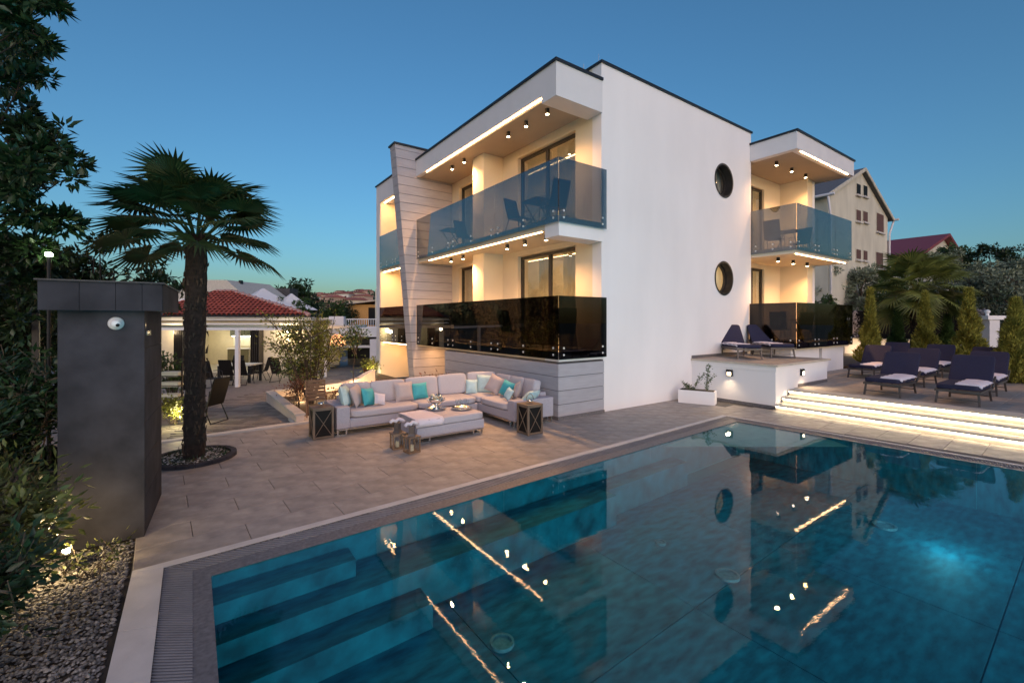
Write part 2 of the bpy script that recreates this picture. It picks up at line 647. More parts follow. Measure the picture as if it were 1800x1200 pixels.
def rect_wall(mb, axis, c0, c1, a0, a1, z0, z1, ops):
    """wall slab on x=c0..c1 (axis 'x') or y=c0..c1, running a0..a1, with openings (a0,a1,z0,z1)"""
    def b(p, q, u, v):
        if q - p > 1e-4 and v - u > 1e-4:
            if axis == 'x':
                mb.box(c0, c1, p, q, u, v)
            else:
                mb.box(p, q, c0, c1, u, v)
    ops = sorted(ops)
    cols = []
    cur = a0
    groups = {}
    for o in ops:
        groups.setdefault((o[0], o[1]), []).append(o)
    for k in sorted(groups):
        b(cur, k[0], z0, z1)
        zc = z0
        for o in sorted(groups[k], key=lambda q: q[2]):
            b(k[0], k[1], zc, o[2])
            zc = o[3]
        b(k[0], k[1], zc, z1)
        cur = k[1]
    b(cur, a1, z0, z1)

# gable wall with two round openings, facing the pool
YW = 7.55
XW0, XW1 = 8.0, 15.08
RH = [(13.42, 6.52), (13.42, 3.5)]
RR_ = 0.52
mb = MB()
S = 0.72
def wbox(x0, x1, z0, z1):
    mb.box(x0, x1, YW, YW + 0.3, z0, z1)
cx = RH[0][0]
wbox(XW0, cx - S, 0, 8.38)
wbox(cx + S, XW1, 0, 8.38)
zz = [0]
for (_, z) in sorted(RH, key=lambda q: q[1]):
    wbox(cx - S, cx + S, zz[-1], z - S)
    zz.append(z + S)
wbox(cx - S, cx + S, zz[-1], 8.38)
NSEG = 40
for (x, z) in RH:
    vs = []
    for i in range(NSEG):
        t = 2 * math.pi * (i + 0.5) / NSEG
        c, s_ = math.cos(t), math.sin(t)
        k = S / max(abs(c), abs(s_))
        for y in (YW, YW + 0.3):
            vs.append((x + RR_ * c, y, z + RR_ * s_))
            vs.append((x + k * c, y, z + k * s_))
    fs = []
    for i in range(NSEG):
        a = i * 4
        b_ = ((i + 1) % NSEG) * 4
        fs.append((a, b_, b_ + 1, a + 1))
        fs.append((a + 2, a + 3, b_ + 3, b_ + 2))
        fs.append((a, a + 2, b_ + 2, b_))
    # corner fillers
    for sx in (-1, 1):
        for sz in (-1, 1):
            cor = (x + sx * S, YW, z + sz * S)
            t0 = math.atan2(sz, sx)
            if t0 < 0: t0 += 2 * math.pi
            i0 = int(math.floor(t0 / (2 * math.pi) * NSEG - 0.5)) % NSEG
            i1 = (i0 + 1) % NSEG
            n0 = len(vs)
            vs.append(cor)
            fs.append((i0 * 4 + 1, i1 * 4 + 1, n0))
    mb.add(vs, fs)
mb.build('gable_wall', M_white, villa)
# round windows
point('window_room_light', (13.42, 9.0, 3.6), 60, (1, .75, .42), .3)
MB().box(12.2, 14.6, 7.86, 7.9, 5.0, 5.1).build('inner_floor', M_room, villa)
for k, (x, z) in enumerate(RH):
    fr = MB()
    n = 40
    prof = [(RR_ + 0.012, -0.015), (RR_ - 0.045, -0.015), (RR_ - 0.045, 0.2), (RR_ - 0.09, 0.2), (RR_ - 0.09, 0.27)]
    vs = []
    for r, y in prof:
        for i in range(n):
            t = 2 * math.pi * i / n
            vs.append((x + r * math.cos(t), YW + y, z + r * math.sin(t)))
    fr.add(vs, [(i * n + j, i * n + (j + 1) % n, (i + 1) * n + (j + 1) % n, (i + 1) * n + j) for i in range(len(prof) - 1) for j in range(n)])
    f = fr.build('round_window', M_frame, villa, smooth=False)
    g = MB()
    g.add([(x + (RR_ - 0.08) * math.cos(2 * math.pi * i / n), YW + 0.24, z + (RR_ - 0.08) * math.sin(2 * math.pi * i / n)) for i in range(n)], [tuple(range(n))])
    g.build('pane', M_glass, f)
    c = MB()
    vs = []
    for i in range(41):
        for zz_ in (z - 0.75, z + 0.75):
            vs.append((x - 0.8 + i * 0.04, YW + 0.42 + 0.03 * math.sin(i * 0.9), zz_))
    c.add(vs, [(2 * i, 2 * i + 2, 2 * i + 3, 2 * i + 1) for i in range(40)])
    c.build('curtain', M_curtain if k else mat('dim curtain', (0.45, 0.4, 0.36), 0.9), f, smooth=True)

# core walls, slabs and roof
YB = 19.4
mb = MB()
O1 = [(8.45, 10.95, 1.5, 4.12), (12.75, 14.62, 1.5, 4.12), (8.45, 10.95, 4.55, 7.08), (12.75, 14.62, 4.55, 7.08)]
rect_wall(mb, 'x', 8.0, 8.25, YW + 0.3, YB, 0, 8.38, O1)
mb.build('facade_wall', M_cream, villa)
mb = MB()
mb.box(14.83, XW1, YW + 0.3, 8.2, 0, 8.38)
mb.build('corner_wall', M_white, villa)
MB().box(8.25, 18.8, YB - 0.25, YB, 0, 8.38).build('rear_wall', M_white, villa)
mb = MB()
mb.box(8.25, 14.83, YW + 0.3, YB - 0.25, 8.05, 8.2)
mb.build('roof', M_cap, villa)
mb = MB()
# dark coping on the parapet
for (x0, x1, y0, y1, z) in ((XW0 - 0.03, XW1 + 0.04, YW - 0.04, YW + 0.34, 8.38), (XW0 - 0.03, XW0 + 0.29, YW + 0.34, YB, 8.38), (14.79, XW1 + 0.04, YW + 0.34, YB, 8.38)):
    mb.box(x0, x1, y0, y1, z, z + 0.06)
mb.build('parapet_coping', M_cap, villa)

# rooms behind the windows
for z0, z1 in ((1.5, 4.25), (4.55, 7.3)):
    for (y0, y1) in ((7.9, 11.6), (11.7, 15.1)):
        r = MB()
        r.box(8.25, 12, y0, y1, z0 - 0.05, z0)
        r.box(8.25, 12, y0, y1, z1, z1 + 0.05)
        r.box(12, 12.1, y0, y1, z0 - 0.05, z1 + 0.05)
        r.box(8.25, 12, y0 - 0.05, y0, z0 - 0.05, z1 + 0.05)
        r.box(8.25, 12, y1, y1 + 0.05, z0 - 0.05, z1 + 0.05)
        r.build('room', M_room, villa)
        point('room_light', (10.6, (y0 + y1) / 2, z1 - 0.5), 45 if y0 < 9 else 25, (1, 0.72, 0.42), 0.15)

def window(y0, y1, z0, z1, x=8.1, split=0.5, curt=((0.0, 1.0),)):
    f = MB()
    t = 0.07
    f.box(x, x + 0.09, y0, y0 + t, z0, z1)
    f.box(x, x + 0.09, y1 - t, y1, z0, z1)
    f.box(x, x + 0.09, y0 + t, y1 - t, z1 - t, z1)
    f.box(x, x + 0.09, y0 + t, y1 - t, z0, z0 + 0.05)
    ym = y0 + (y1 - y0) * split
    f.box(x - 0.01, x + 0.06, ym - t * 0.7, ym + t * 0.7, z0 + 0.05, z1 - t)
    fo = f.build('window', M_frame, villa)
    for a, b in ((y0 + t, ym - t * 0.7), (ym + t * 0.7, y1 - t)):
        g = MB()
        g.box(x + 0.035, x + 0.045, a, b, z0 + 0.05, z1 - t)
        g.build('pane', M_glass, fo)
    for (a, b) in curt:
        c = MB()
        vs = []
        ya = y0 + (y1 - y0) * a
        yb = y0 + (y1 - y0) * b
        n = int((yb - ya) / 0.025)
        for i in range(n + 1):
            y = ya + (yb - ya) * i / n
            for z in (z0, z1):
                vs.append((x + 0.28 + 0.045 * math.sin(i * 1.15) + 0.02 * math.sin(i * 0.37), y, z))
        c.add(vs, [(2 * i, 2 * i + 1, 2 * i + 3, 2 * i + 2) for i in range(n)])
        c.build('curtain', M_curtain, fo, smooth=True)
window(8.47, 10.93, 1.5, 4.1, split=0.45, curt=((0.0, 0.36), (0.6, 0.8)))
window(12.77, 14.6, 1.5, 4.1, curt=((0.05, 0.95),))
window(8.47, 10.93, 4.57, 7.06, split=0.5, curt=((0.0, 0.45), (0.55, 1.0)))
window(12.77, 14.6, 4.57, 7.06, curt=((0.3, 0.9),))

# pier between the bays, wall plinth, balcony slabs and roof overhang of the left facade
for z0, z1 in ((1.5, 4.27), (4.52, 7.33)):
    MB().box(7.28, 8.0, 11.75, 12.4, z0, z1).build('pier', M_cream, villa)
for (z0, z1) in ((1.28, 1.5), (4.27, 4.52)):
    mb = MB()
    mb.box(6.62, 8.0, 7.99, 15.12, z0, z1)
    mb.build('balcony_slab', M_cream, villa)
for z0, z1 in ((4.08, 4.52), (1.28, 1.5)):
    MB().box(6.60, 8.0, 7.50, 7.985, z0, z1).build('balcony_beam', M_white, villa)
mb = MB()
mb.box(6.70, 8.0, 8.02, 15.12, 7.33, 7.43)
mb.build('soffit', M_soffit, villa)
mb = MB()
mb.box(6.54, 6.70, 8.02, 15.14, 7.35, 7.93)
mb.box(6.54, 8.0, 7.52, 8.02, 7.17, 7.93)
mb.box(6.70, 8.0, 8.02, 15.14, 7.6, 7.93)
mb.build('roof_overhang', M_fascia, villa)
mb = MB()
mb.box(6.50, 8.0, 7.48, 7.6, 7.93, 7.99)
mb.box(6.50, 6.62, 7.6, 15.16, 7.93, 7.99)
mb.box(6.62, 8.0, 7.6, 15.16, 7.93, 7.96)
mb.build('roof_coping', M_cap, villa)
def strip(x0, x1, y0, y1, z0, z1, m=None):
    s = MB()
    s.box(x0, x1, y0, y1, z0, z1)
    return s.build('led_strip', m or M_led, villa)
strip(6.60, 6.622, 8.1, 14.4, 7.325, 7.347)
strip(6.64, 6.662, 8.15, 14.3, 4.25, 4.268)
def downlight(x, y, z, on=1.0):
    d = MB()
    d.cyl((x, y, z - 0.13), (x, y, z), 0.052, n=14)
    o = d.build('downlight', M_black, villa)
    g = MB()
    g.cyl((x, y, z - 0.134), (x, y, z - 0.131), 0.040, n=12)
    g.build('lens', M_lens, o)
    spot('downlight_lamp', (x, y, z - 0.15), (x, y, 0), 150 * on, WARM, 140, 0.9, 0.04)
for y in (8.4, 9.25, 10.05, 12.5, 13.3):
    downlight(7.02, y, 7.33, 1.0 if y < 12 else 2.1)
    downlight(6.98, y, 4.27, 1.0 if y < 12 else 1.9)

# ---- leaning clad wall between the two wings: core and single boards
XF = lambda z: 5.75 + 0.088 * (8.4 - z)
fin = MB()
def slab(mb_, z0, z1, ya, yb, ins, xe=8.0):
    a, b = XF(z0) + ins, XF(z1) + ins
    mb_.hexa([(a, ya, z0), (xe, ya, z0), (xe, yb, z0), (a, yb, z0), (b, ya, z1), (xe, ya, z1), (xe, yb, z1), (b, yb, z1)])
slab(fin, -0.1, 8.36, 15.17, 15.63, 0.02)
core = fin.build('clad_wall', M_joint, villa)
mb = MB()
mb.hexa([(XF(8.36) - 0.04, 15.10, 8.36), (8.0, 15.10, 8.36), (8.0, 15.70, 8.36), (XF(8.36) - 0.04, 15.70, 8.36),
         (XF(8.42) - 0.04, 15.10, 8.42), (8.0, 15.10, 8.42), (8.0, 15.70, 8.42), (XF(8.42) - 0.04, 15.70, 8.42)])
mb.build('wall_coping', M_cap, villa)
CH_ = 0.308
k = 0
z = -0.1
while z < 8.35:
    z1 = min(z + CH_ - 0.014, 8.355)
    b = MB()
    a0, a1 = XF(z), XF(z1)
    b.hexa([(a0, 15.15, z), (8.0, 15.15, z), (8.0, 15.168, z), (a0, 15.168, z), (a1, 15.15, z1), (8.0, 15.15, z1), (8.0, 15.168, z1), (a1, 15.168, z1)])
    b.build('board', M_plank, core)
    b = MB()
    b.hexa([(a0, 15.17, z), (a0 + 0.018, 15.17, z), (a0 + 0.018, 15.64, z), (a0, 15.64, z), (a1, 15.17, z1), (a1 + 0.018, 15.17, z1), (a1 + 0.018, 15.64, z1), (a1, 15.64, z1)])
    b.build('board', M_plank, core)
    z += CH_
# ---- clad base under the balcony
mb = MB()
mb.box(6.57, 7.98, 7.48, 12.9, 0, 1.27)
base = mb.build('clad_base', M_joint, villa)
mb = MB()
mb.box(6.535, 8.0, 7.445, 12.93, 0, 0.07)
mb.build('skirting', M_rim, villa)
z = 0.075
hs = [0.27, 0.305, 0.305, 0.29]
for h in hs:
    z1 = z + h - 0.012
    b = MB()
    b.box(6.55, 6.57, 7.46, 12.92, z, z1)
    b.build('board', M_plank, base)
    b = MB()
    b.box(6.572, 7.99, 7.46, 7.48, z, z1)
    b.build('board', M_plank, base)
    b = MB()
    b.box(6.572, 7.99, 12.9, 12.92, z, z1)
    b.build('board', M_plank, base)
    z += h

# ---- smoked glass railings with steel bolts
def rail_x(x, ys, z0, z1, name='balcony_railing'):
    gm = M_rail if z0 > 3 else M_rail2
    r = MB()
    for i in range(len(ys) - 1):
        for y in (ys[i] + 0.16, ys[i + 1] - 0.16, (ys[i] + ys[i + 1]) / 2):
            for z in (z0 + 0.10, z0 + 0.25):
                r.cyl((x - 0.014, y, z), (x + 0.07, y, z), 0.024, n=10)
    o = r.build(name, M_bolt, villa)
    for i in range(len(ys) - 1):
        g = MB()
        g.box(x - 0.006, x + 0.006, ys[i] + 0.006, ys[i + 1] - 0.006, z0, z1)
        g.build('glass_panel', gm, o)
    return o
def rail_y(y, xs, z0, z1, name='balcony_railing', m=None):
    r = MB()
    for i in range(len(xs) - 1):
        L = xs[i + 1] - xs[i]
        for x in (xs[i] + 0.14, xs[i + 1] - 0.14) + ((xs[i] + L / 2,) if L > 1.6 else ()):
            for z in (z0 + 0.10, z0 + 0.25):
                r.cyl((x, y - 0.014, z), (x, y + 0.07, z), 0.024, n=10)
    o = r.build(name, M_bolt, villa)
    for i in range(len(xs) - 1):
        g = MB()
        g.box(xs[i] + 0.006, xs[i + 1] - 0.006, y - 0.006, y + 0.006, z0, z1)
        g.build('glass_panel', M_rail if z0 > 3 else M_rail2, o)
    return o
YS = [7.45, 10.0, 12.5, 15.1]
rail_x(6.54, YS, 4.375, 5.79)
rail_y(7.44, [6.548, 8.06], 4.375, 5.79)
rail_x(6.54, YS, 1.335, 2.745)
rail_y(7.44, [6.548, 8.06], 1.335, 2.745)

# ---- left wing beyond the leaning wall
mb = MB()
mb.box(6.55, 8.0, 19.02, 19.45, -0.3, 7.25)
mb.box(6.55, 8.0, 15.66, 19.45, 7.25, 8.0)
mb.build('side_wing_frame', M_fascia, villa)
mb = MB()
mb.box(6.50, 8.0, 15.66, 19.5, 8.0, 8.05)
mb.build('roof_coping', M_cap, villa)
for z0, z1 in ((4.27, 4.52), (1.28, 1.5)):
    MB().box(6.62, 8.0, 15.66, 19.02, z0, z1).build('balcony_slab', M_cream, villa)
mb = MB()
mb.box(6.57, 7.99, 18.97, 19.019, -0.3, 7.245)
mb.build('wing_lining', M_cream, villa)
strip(6.70, 6.74, 15.8, 18.9, 7.225, 7.248)
strip(6.66, 6.70, 15.8, 18.9, 4.245, 4.268)
strip(6.66, 6.70, 15.8, 18.9, 1.255, 1.278)
rail_x(6.54, [15.68, 17.3, 19.0], 4.375, 5.79)
rail_x(6.54, [15.68, 17.3, 19.0], 1.335, 2.745)
area('wing_glow', (6.9, 17.4, 7.2), (7.3, 17.4, 0), 30, WARM, 2.6, 0.05, (0, 1, 0))
area('wing_glow', (6.9, 17.4, 4.2), (7.3, 17.4, 0), 36, WARM, 2.6, 0.05, (0, 1, 0))
area('wing_glow', (7.2, 17.4, 1.2), (7.3, 17.4, 0), 18, WARM, 2.6, 0.05, (0, 1, 0))
area('base_glow', (7.2, 14.1, 1.22), (7.2, 14.1, 0), 18, WARM, 1.6, 0.1, (0, 1, 0))

# ---- right wing: balconies and roof beyond the gable wall
XR = 15.08
mb = MB()
mb.box(XR, 15.6, 8.2, 8.4, 0.45, 7.45)
rect_wall(mb, 'y', 8.2, 8.4, 15.6, 18.8, 0.45, 7.45, [(15.75, 17.35, 1.5, 4.1), (15.75, 17.35, 4.6, 7.05)])
mb.box(18.6, 19.05, 7.25, 8.2, 0.45, 7.45)
mb.build('recess_wall', M_cream, villa)
mb = MB()
mb.box(19.05, 19.3, 7.27, 19.4, 0.2, 7.45)
mb.build('end_wall', M_white, villa)
for (z0, z1) in ((1.5, 4.1), (4.6, 7.05)):
    f = MB()
    f.box(15.75, 15.83, 8.27, 8.35, z0, z1)
    f.box(17.25, 17.35, 8.27, 8.35, z0, z1)
    f.box(16.5, 16.6, 8.25, 8.33, z0, z1 - 0.08)
    f.box(15.83, 17.25, 8.27, 8.35, z1 - 0.08, z1)
    fo = f.build('window', M_frame, villa)
    for a, b in ((15.83, 16.5), (16.6, 17.25)):
        g = MB()
        g.box(a, b, 8.30, 8.31, z0, z1 - 0.08)
        g.build('pane', M_glass, fo)
    c = MB()
    vs = []
    for i in range(60):
        for zz_ in (z0, z1):
            vs.append((15.7 + i * 0.03, 8.55 + 0.04 * math.sin(i * 1.1), zz_))
    c.add(vs, [(2 * i, 2 * i + 2, 2 * i + 3, 2 * i + 1) for i in range(59)])
    c.build('curtain', M_curtain, fo, smooth=True)
    point('room_light', (16.6, 9.6, z1 - 0.5), 25, (1, 0.7, 0.4), 0.15)
    r = MB()
    r.box(15.1, 18.9, 8.4, 12.0, z0 - 0.1, z0 - 0.02)
    r.box(15.1, 18.9, 8.4, 12.0, z1 + 0.1, z1 + 0.18)
    r.box(15.1, 18.9, 12.0, 12.1, z0 - 0.1, z1 + 0.18)
    r.build('room', M_room, villa)
for z0, z1 in ((4.27, 4.50), (1.28, 1.5)):
    MB().box(15.10, 19.45, 6.22, 8.2, z0, z1).build('balcony_slab', M_cream, villa)
mb = MB()
mb.box(15.04, 19.6, 6.17, 8.4, 7.45, 7.53)
mb.build('soffit', M_soffit, villa)
mb = MB()
mb.box(15.00, 19.64, 6.13, 6.35, 7.44, 7.97)
mb.box(15.00, 15.22, 6.35, 7.545, 7.44, 7.97)
mb.box(15.22, 19.64, 6.35, 8.4, 7.54, 7.97)
mb.box(15.09, 15.22, 7.545, 8.2, 7.45, 7.97)
mb.build('roof_overhang', M_fascia, villa)
mb = MB()
mb.box(14.96, 19.68, 6.09, 7.54, 7.97, 8.03)
mb.box(15.13, 19.68, 7.54, 8.45, 7.97, 8.03)
mb.build('roof_coping', M_cap, villa)
strip(15.35, 19.2, 6.16, 6.182, 7.42, 7.438)
strip(15.2, 19.2, 6.24, 6.262, 4.25, 4.268)
for x in (15.75, 16.85, 17.95):
    downlight(x, 7.05, 7.45)
    downlight(x, 7.0, 4.27)
rail_y(6.15, [15.05, 16.5, 18.0, 19.47], 4.365, 5.79)
rail_x(15.04, [6.16, 7.54], 4.365, 5.79)
rail_y(6.12, [14.97, 16.4, 17.9, 19.47], 1.335, 2.745)
rail_x(14.96, [6.13, 7.54], 1.335, 2.745)
mb = MB()
mb.box(15.12, 17.2, 6.35, 7.5, 0.44, 1.28)
mb.build('balcony_base', M_white, villa)
MB().box(17.45, 19.3, 6.35, 7.24, 0.44, 1.28).build('balcony_base', M_white, villa)
# rain water pipe outlet details: small round vent stacks on the roof
MB().cyl((7.6, 7.75, 7.96), (7.6, 7.75, 8.3), 0.008, n=6).build('lightning_rod', M_steel, villa)
MB().cyl((8.06, 7.7, 8.44), (8.06, 7.7, 8.68), 0.006, n=6).build('lightning_rod', M_steel, villa)
# ================================================================== GROUND, POOL, PATIO
def structure(o):
    o['kind'] = 'structure'
    return o
# natural ground as one sheet that falls away to the horizon, open where the pool is dug
XL = [-.43, -.21, 0.0, 0.13]
CB = [5.16, 5.06, 4.87, 4.67]
BR = [10.04, 9.97, 9.80, 9.68]
YN = [-5.36, -5.26, -5.10, -5.0]
def ring(i):
    xl, c, b, yn = XL[i], CB[i], BR[i], YN[i]
    X = (b + 0.05 * (5.67 - c)) / 1.0025
    return [(xl, yn), (b + 0.05 * (5.67 - yn), yn), (X, c + 0.05 * X), (xl, c + 0.05 * xl)]
def band(mb_, a, b, z0, z1):
    A = ring(a)
    B = ring(b)
    for i in range(4):
        j = (i + 1) % 4
        q = [A[i], A[j], B[j], B[i]]
        mb_.hexa([(x, y, z0) for x, y in q] + [(x, y, z1) for x, y in q])
def zyard(x, y):
    d = x * FW[0] + y * FW[1]
    return -0.035 - max(0, 0.033 * (d - 9.9))
# ground: radial sheet with a hole for the pool
R0 = ring(0)
gv = [(x, y, -0.04) for x, y in R0]
me_f = []
prev = [0, 1, 2, 3]
def ringpts(s, z):
    return [(-s, -s, z), (s, -s, z), (s, s, z), (-s, s, z)]
for s_, z_ in ((13, -1.0), (26, -1.2), (60, -1.3), (300, -3), (3500, -30)):
    k = len(gv)
    gv += [(p[0] + 5, p[1] + 2, p[2]) for p in ringpts(s_, z_)]
    nw = [k, k + 1, k + 2, k + 3]
    for i in range(4):
        me_f.append((prev[i], nw[i], nw[(i + 1) % 4], prev[(i + 1) % 4]))
    prev = nw
g = MB()
g.v = gv
g.f = me_f
structure(g.build('ground', M_ground))
# rings around the water
m = MB(); band(m, 0, 1, -0.05, 0.004)
cop = structure(m.build('pool_coping', M_grout))
def lerp(p, q, t):
    return (p[0] + (q[0] - p[0]) * t, p[1] + (q[1] - p[1]) * t)
A, B = ring(0), ring(1)
for i, nseg in ((1, 12), (2, 11), (3, 11)):
    j = (i + 1) % 4
    for k in range(nseg):
        g0, g1 = (k + 0.003) / nseg, (k + 0.997) / nseg
        q = [lerp(A[i], A[j], g0), lerp(A[i], A[j], g1), lerp(B[i], B[j], g1), lerp(B[i], B[j], g0)]
        m = MB(); m.hexa([(x, y, -0.03) for x, y in q] + [(x, y, 0.008) for x, y in q])
        m.build('coping_stone', M_coping, cop)
m = MB(); band(m, 1, 2, -0.12, -0.08)
gut = structure(m.build('pool_gutter', M_dark))
A, B = ring(1), ring(2)
m = MB()
for i, nseg in ((1, 250), (2, 190), (3, 330)):
    j = (i + 1) % 4
    for k in range(nseg):
        t0, t1 = (k + 0.29) / nseg, (k + 0.71) / nseg
        q = [lerp(A[i], A[j], t0), lerp(A[i], A[j], t1), lerp(B[i], B[j], t1), lerp(B[i], B[j], t0)]
        m.hexa([(x, y, -0.03) for x, y in q] + [(x, y, -0.004) for x, y in q])
o = m.build('overflow_grating', M_grate, gut)
o['kind'] = 'stuff'
m = MB(); band(m, 2, 3, -0.3, -0.008)
structure(m.build('pool_rim', M_rim))
# pool basin
ZW = -0.016
xl, yn = XL[3], YN[3]
def yb(x, c=CB[3]):
    return c + 0.05 * x
def xr(y, b=BR[3]):
    return b + 0.05 * (5.67 - y)
ZF = -0.72
basin = MB()
Q = ring(3)
n = 4
for i in range(4):
    j = (i + 1) % 4
    basin.add([(Q[i][0], Q[i][1], -0.009), (Q[j][0], Q[j][1], -0.009), (Q[j][0], Q[j][1], ZF - 0.1), (Q[i][0], Q[i][1], ZF - 0.1)], [(0, 1, 2, 3)])
basin.add([(x, y, ZF - 0.02) for x, y in Q], [(0, 1, 2, 3)])
pool = structure(basin.build('pool_basin', M_poolj))
# big floor slabs in a slightly skewed grid, joints recessed
def clipx(x, y):
    return min(max(x, xl), xr(y))
nx, ny = 5, 5
W_ = 9.9
for i in range(nx):
    for j in range(ny):
        c = []
        for (a, b) in ((i, j), (i + 1, j), (i + 1, j + 1), (i, j + 1)):
            x = 0.13 + (a) * 2.02
            y = -5.0 + b * 1.87
            y += 0.05 * x * (b / ny)
            c.append((x, y))
        cxm = sum(p[0] for p in c) / 4
        cym = sum(p[1] for p in c) / 4
        c = [(cxm + (p[0] - cxm) * 0.994, cym + (p[1] - cym) * 0.994) for p in c]
        m = MB(); m.hexa([(x, y, ZF - 0.018) for x, y in c] + [(x, y, ZF) for x, y in c])
        m.build('floor_slab', M_pool_lit, pool)
# wall panels behind the benches
def sprism(name, x0, x1, yf0, zt, zb, y_back=None):
    """step or bench: front edge line y = yf0 + 0.05 x, back to the wall"""
    m_ = MB()
    yb_ = y_back if y_back else (lambda x: yb(x) - 0.001)
    m_.hexa([(x0, yf0 + 0.05 * x0, zb), (x1, yf0 + 0.05 * x1, zb), (x1, yb_(x1), zb), (x0, yb_(x0), zb),
             (x0, yf0 + 0.05 * x0, zt), (x1, yf0 + 0.05 * x1, zt), (x1, yb_(x1), zt), (x0, yb_(x0), zt)])
    return m_.build(name, M_pool, pool)
sprism('pool_step', xl + 0.002, 1.30, 4.395, -0.13, -0.30)
sprism('pool_bench', xl + 0.001, 4.94, 4.125, -0.30, ZF + 0.001)
sprism('pool_bench', 4.955, 7.14, 4.33, -0.30, ZF + 0.001)
sprism('pool_step', xl + 0.003, 1.86, 3.82, -0.48, ZF + 0.002, lambda x: 4.12 + 0.05 * x)
for k, (x0, x1) in enumerate(((0.14, 3.3), (3.31, 6.5), (6.51, 9.66))):
    m = MB()
    m.add([(x0, yb(x0) - 0.003, -0.01), (x1, yb(x1) - 0.003, -0.01), (x1, yb(x1) - 0.003, -0.72), (x0, yb(x0) - 0.003, -0.72)], [(0, 1, 2, 3)])
    m.build('wall_slab', M_pool, pool)
for k, (y0, y1) in enumerate(((-4.9, -1.7), (-1.69, 1.5), (1.51, 5.0))):
    m = MB()
    m.add([(xr(y0) - 0.003, y0, -0.01), (xr(y1) - 0.003, y1, -0.01), (xr(y1) - 0.003, y1, -0.72), (xr(y0) - 0.003, y0, -0.72)], [(0, 1, 2, 3)])
    m.build('wall_slab', M_pool, pool)
# round fittings on the floor
for (px, py, r) in ((627 / 2.25 + 1000, 703 / 2.25 + 700, 0.13), (362 / 2.25 + 1000, 574 / 2.25 + 700, 0.07), (1095 / 6 + 700, 790 / 6 + 1000, 0.11), (1249 / 2.25 + 1000, 507 / 2.25 + 700, 0.14)):
    d = FPX * (HC - ZF) / (py - 563)
    p = at(px, d, ZF)
    m = MB()
    m.lathe([(0, 0.012), (r * 0.75, 0.012), (r * 0.8, 0.03), (r, 0.03), (r, 0.0)], p, 24)
    m.build('floor_drain', M_rim, pool, smooth=False)
w_ = MB()
Q = ring(3)
w_.add([(x, y, ZW) for x, y in Q], [(0, 1, 2, 3)])
structure(w_.build('pool_water', M_water))
# underwater lamps in the near wall (out of the picture) and one added in open water to brighten the floor there
CY = (0.35, 0.85, 1.0)
for x, pw in ((0.9, 85), (2.8, 110), (4.8, 62)):
    area('pool_lamp', (x, -4.8, -0.60), (x + 0.5, 4, -0.45), pw, CY, 0.5, 0.15)
point('pool_lamp', (7.75, 1.45, -0.40), 7.5, CY, 0.1)

# ---- patio tiles, one by one
base_ = MB()
TH = math.atan(0.05)
poly = [(-0.44, 5.135), (10.05, 5.665), (10.5, -5.4), (12.4, -5.4), (12.4, 7.6), (12.4, 10.8), (-0.6, 10.15)]
n = len(poly)
base_.add([(x, y, -0.012) for x, y in poly], [tuple(range(n))])
patio = structure(base_.build('patio', M_grout))
proto = {}
def tile(u0, v0, du, dv, parent, ox, oy, th, material, key, gap=0.006, zt=0.0, h=0.01):
    kk = (key, round(du, 3), round(dv, 3))
    if kk not in proto:
        m_ = MB()
        a, b = du - gap, dv - gap
        e = 0.006
        m_.add([(0, 0, -h), (a, 0, -h), (a, b, -h), (0, b, -h), (0, 0, -e * .5), (a, 0, -e * .5), (a, b, -e * .5), (0, b, -e * .5),
                (e, e, 0), (a - e, e, 0), (a - e, b - e, 0), (e, b - e, 0)],
               [(0, 1, 5, 4), (1, 2, 6, 5), (2, 3, 7, 6), (3, 0, 4, 7), (4, 5, 9, 8), (5, 6, 10, 9), (6, 7, 11, 10), (7, 4, 8, 11), (8, 9, 10, 11)])
        me = bpy.data.meshes.new(key)
        me.from_pydata(m_.v, [], m_.f)
        me.materials.append(material)
        proto[kk] = me
    o = bpy.data.objects.new(key, proto[kk])
    x, y = rotp((u0, v0), th)
    o.location = (ox + x, oy + y, zt)
    o.rotation_euler = (random.gauss(0, 0.0006), random.gauss(0, 0.0006), th)
    COL.objects.link(o)
    o.parent = parent
    return o
TU, TV = 0.92, 0.46
for r in range(0, 11):
    off = -0.46 if r % 2 else 0
    for c in range(0, 15):
        u0, v0 = off + c * TU, r * TV
        du = TU
        if u0 < 0:
            du = TU + u0
            u0 = 0
        if u0 + du > 12.4:
            continue
        cx_, cy_ = rotp((u0 + du / 2, v0 + TV / 2), TH)
        cx_ += -0.43
        cy_ += 5.14
        if cx_ > 8.3 and cy_ > 7.9:
            continue
        if 6.8 < cx_ < 8.3 and 7.8 < cy_ < 12.5:
            continue
        if cx_ > 11.9 and cy_ < 7.4:
            continue
        tile(u0, v0, du, TV, patio, -0.43, 5.14, TH, M_tile, 'tile')
for r in range(1, 23):
    for c in range(0, 2):
        du = TU
        u0 = 10.5 + 0.05 * (r * 0.46) + c * TU - (0.3 if r % 2 else 0)
        u0 = max(u0, 10.5 + 0.055 * (r * 0.46) - 0.02)
        if u0 + du > 12.3: du = 12.3 - u0
        if du < 0.1: continue
        tile(u0, -r * TV, round(du, 2), TV, patio, -0.43, 5.14, TH, M_tile, 'tile')
# gate pier forecourt strip left of the palm
for r in range(0, 6):
    pass
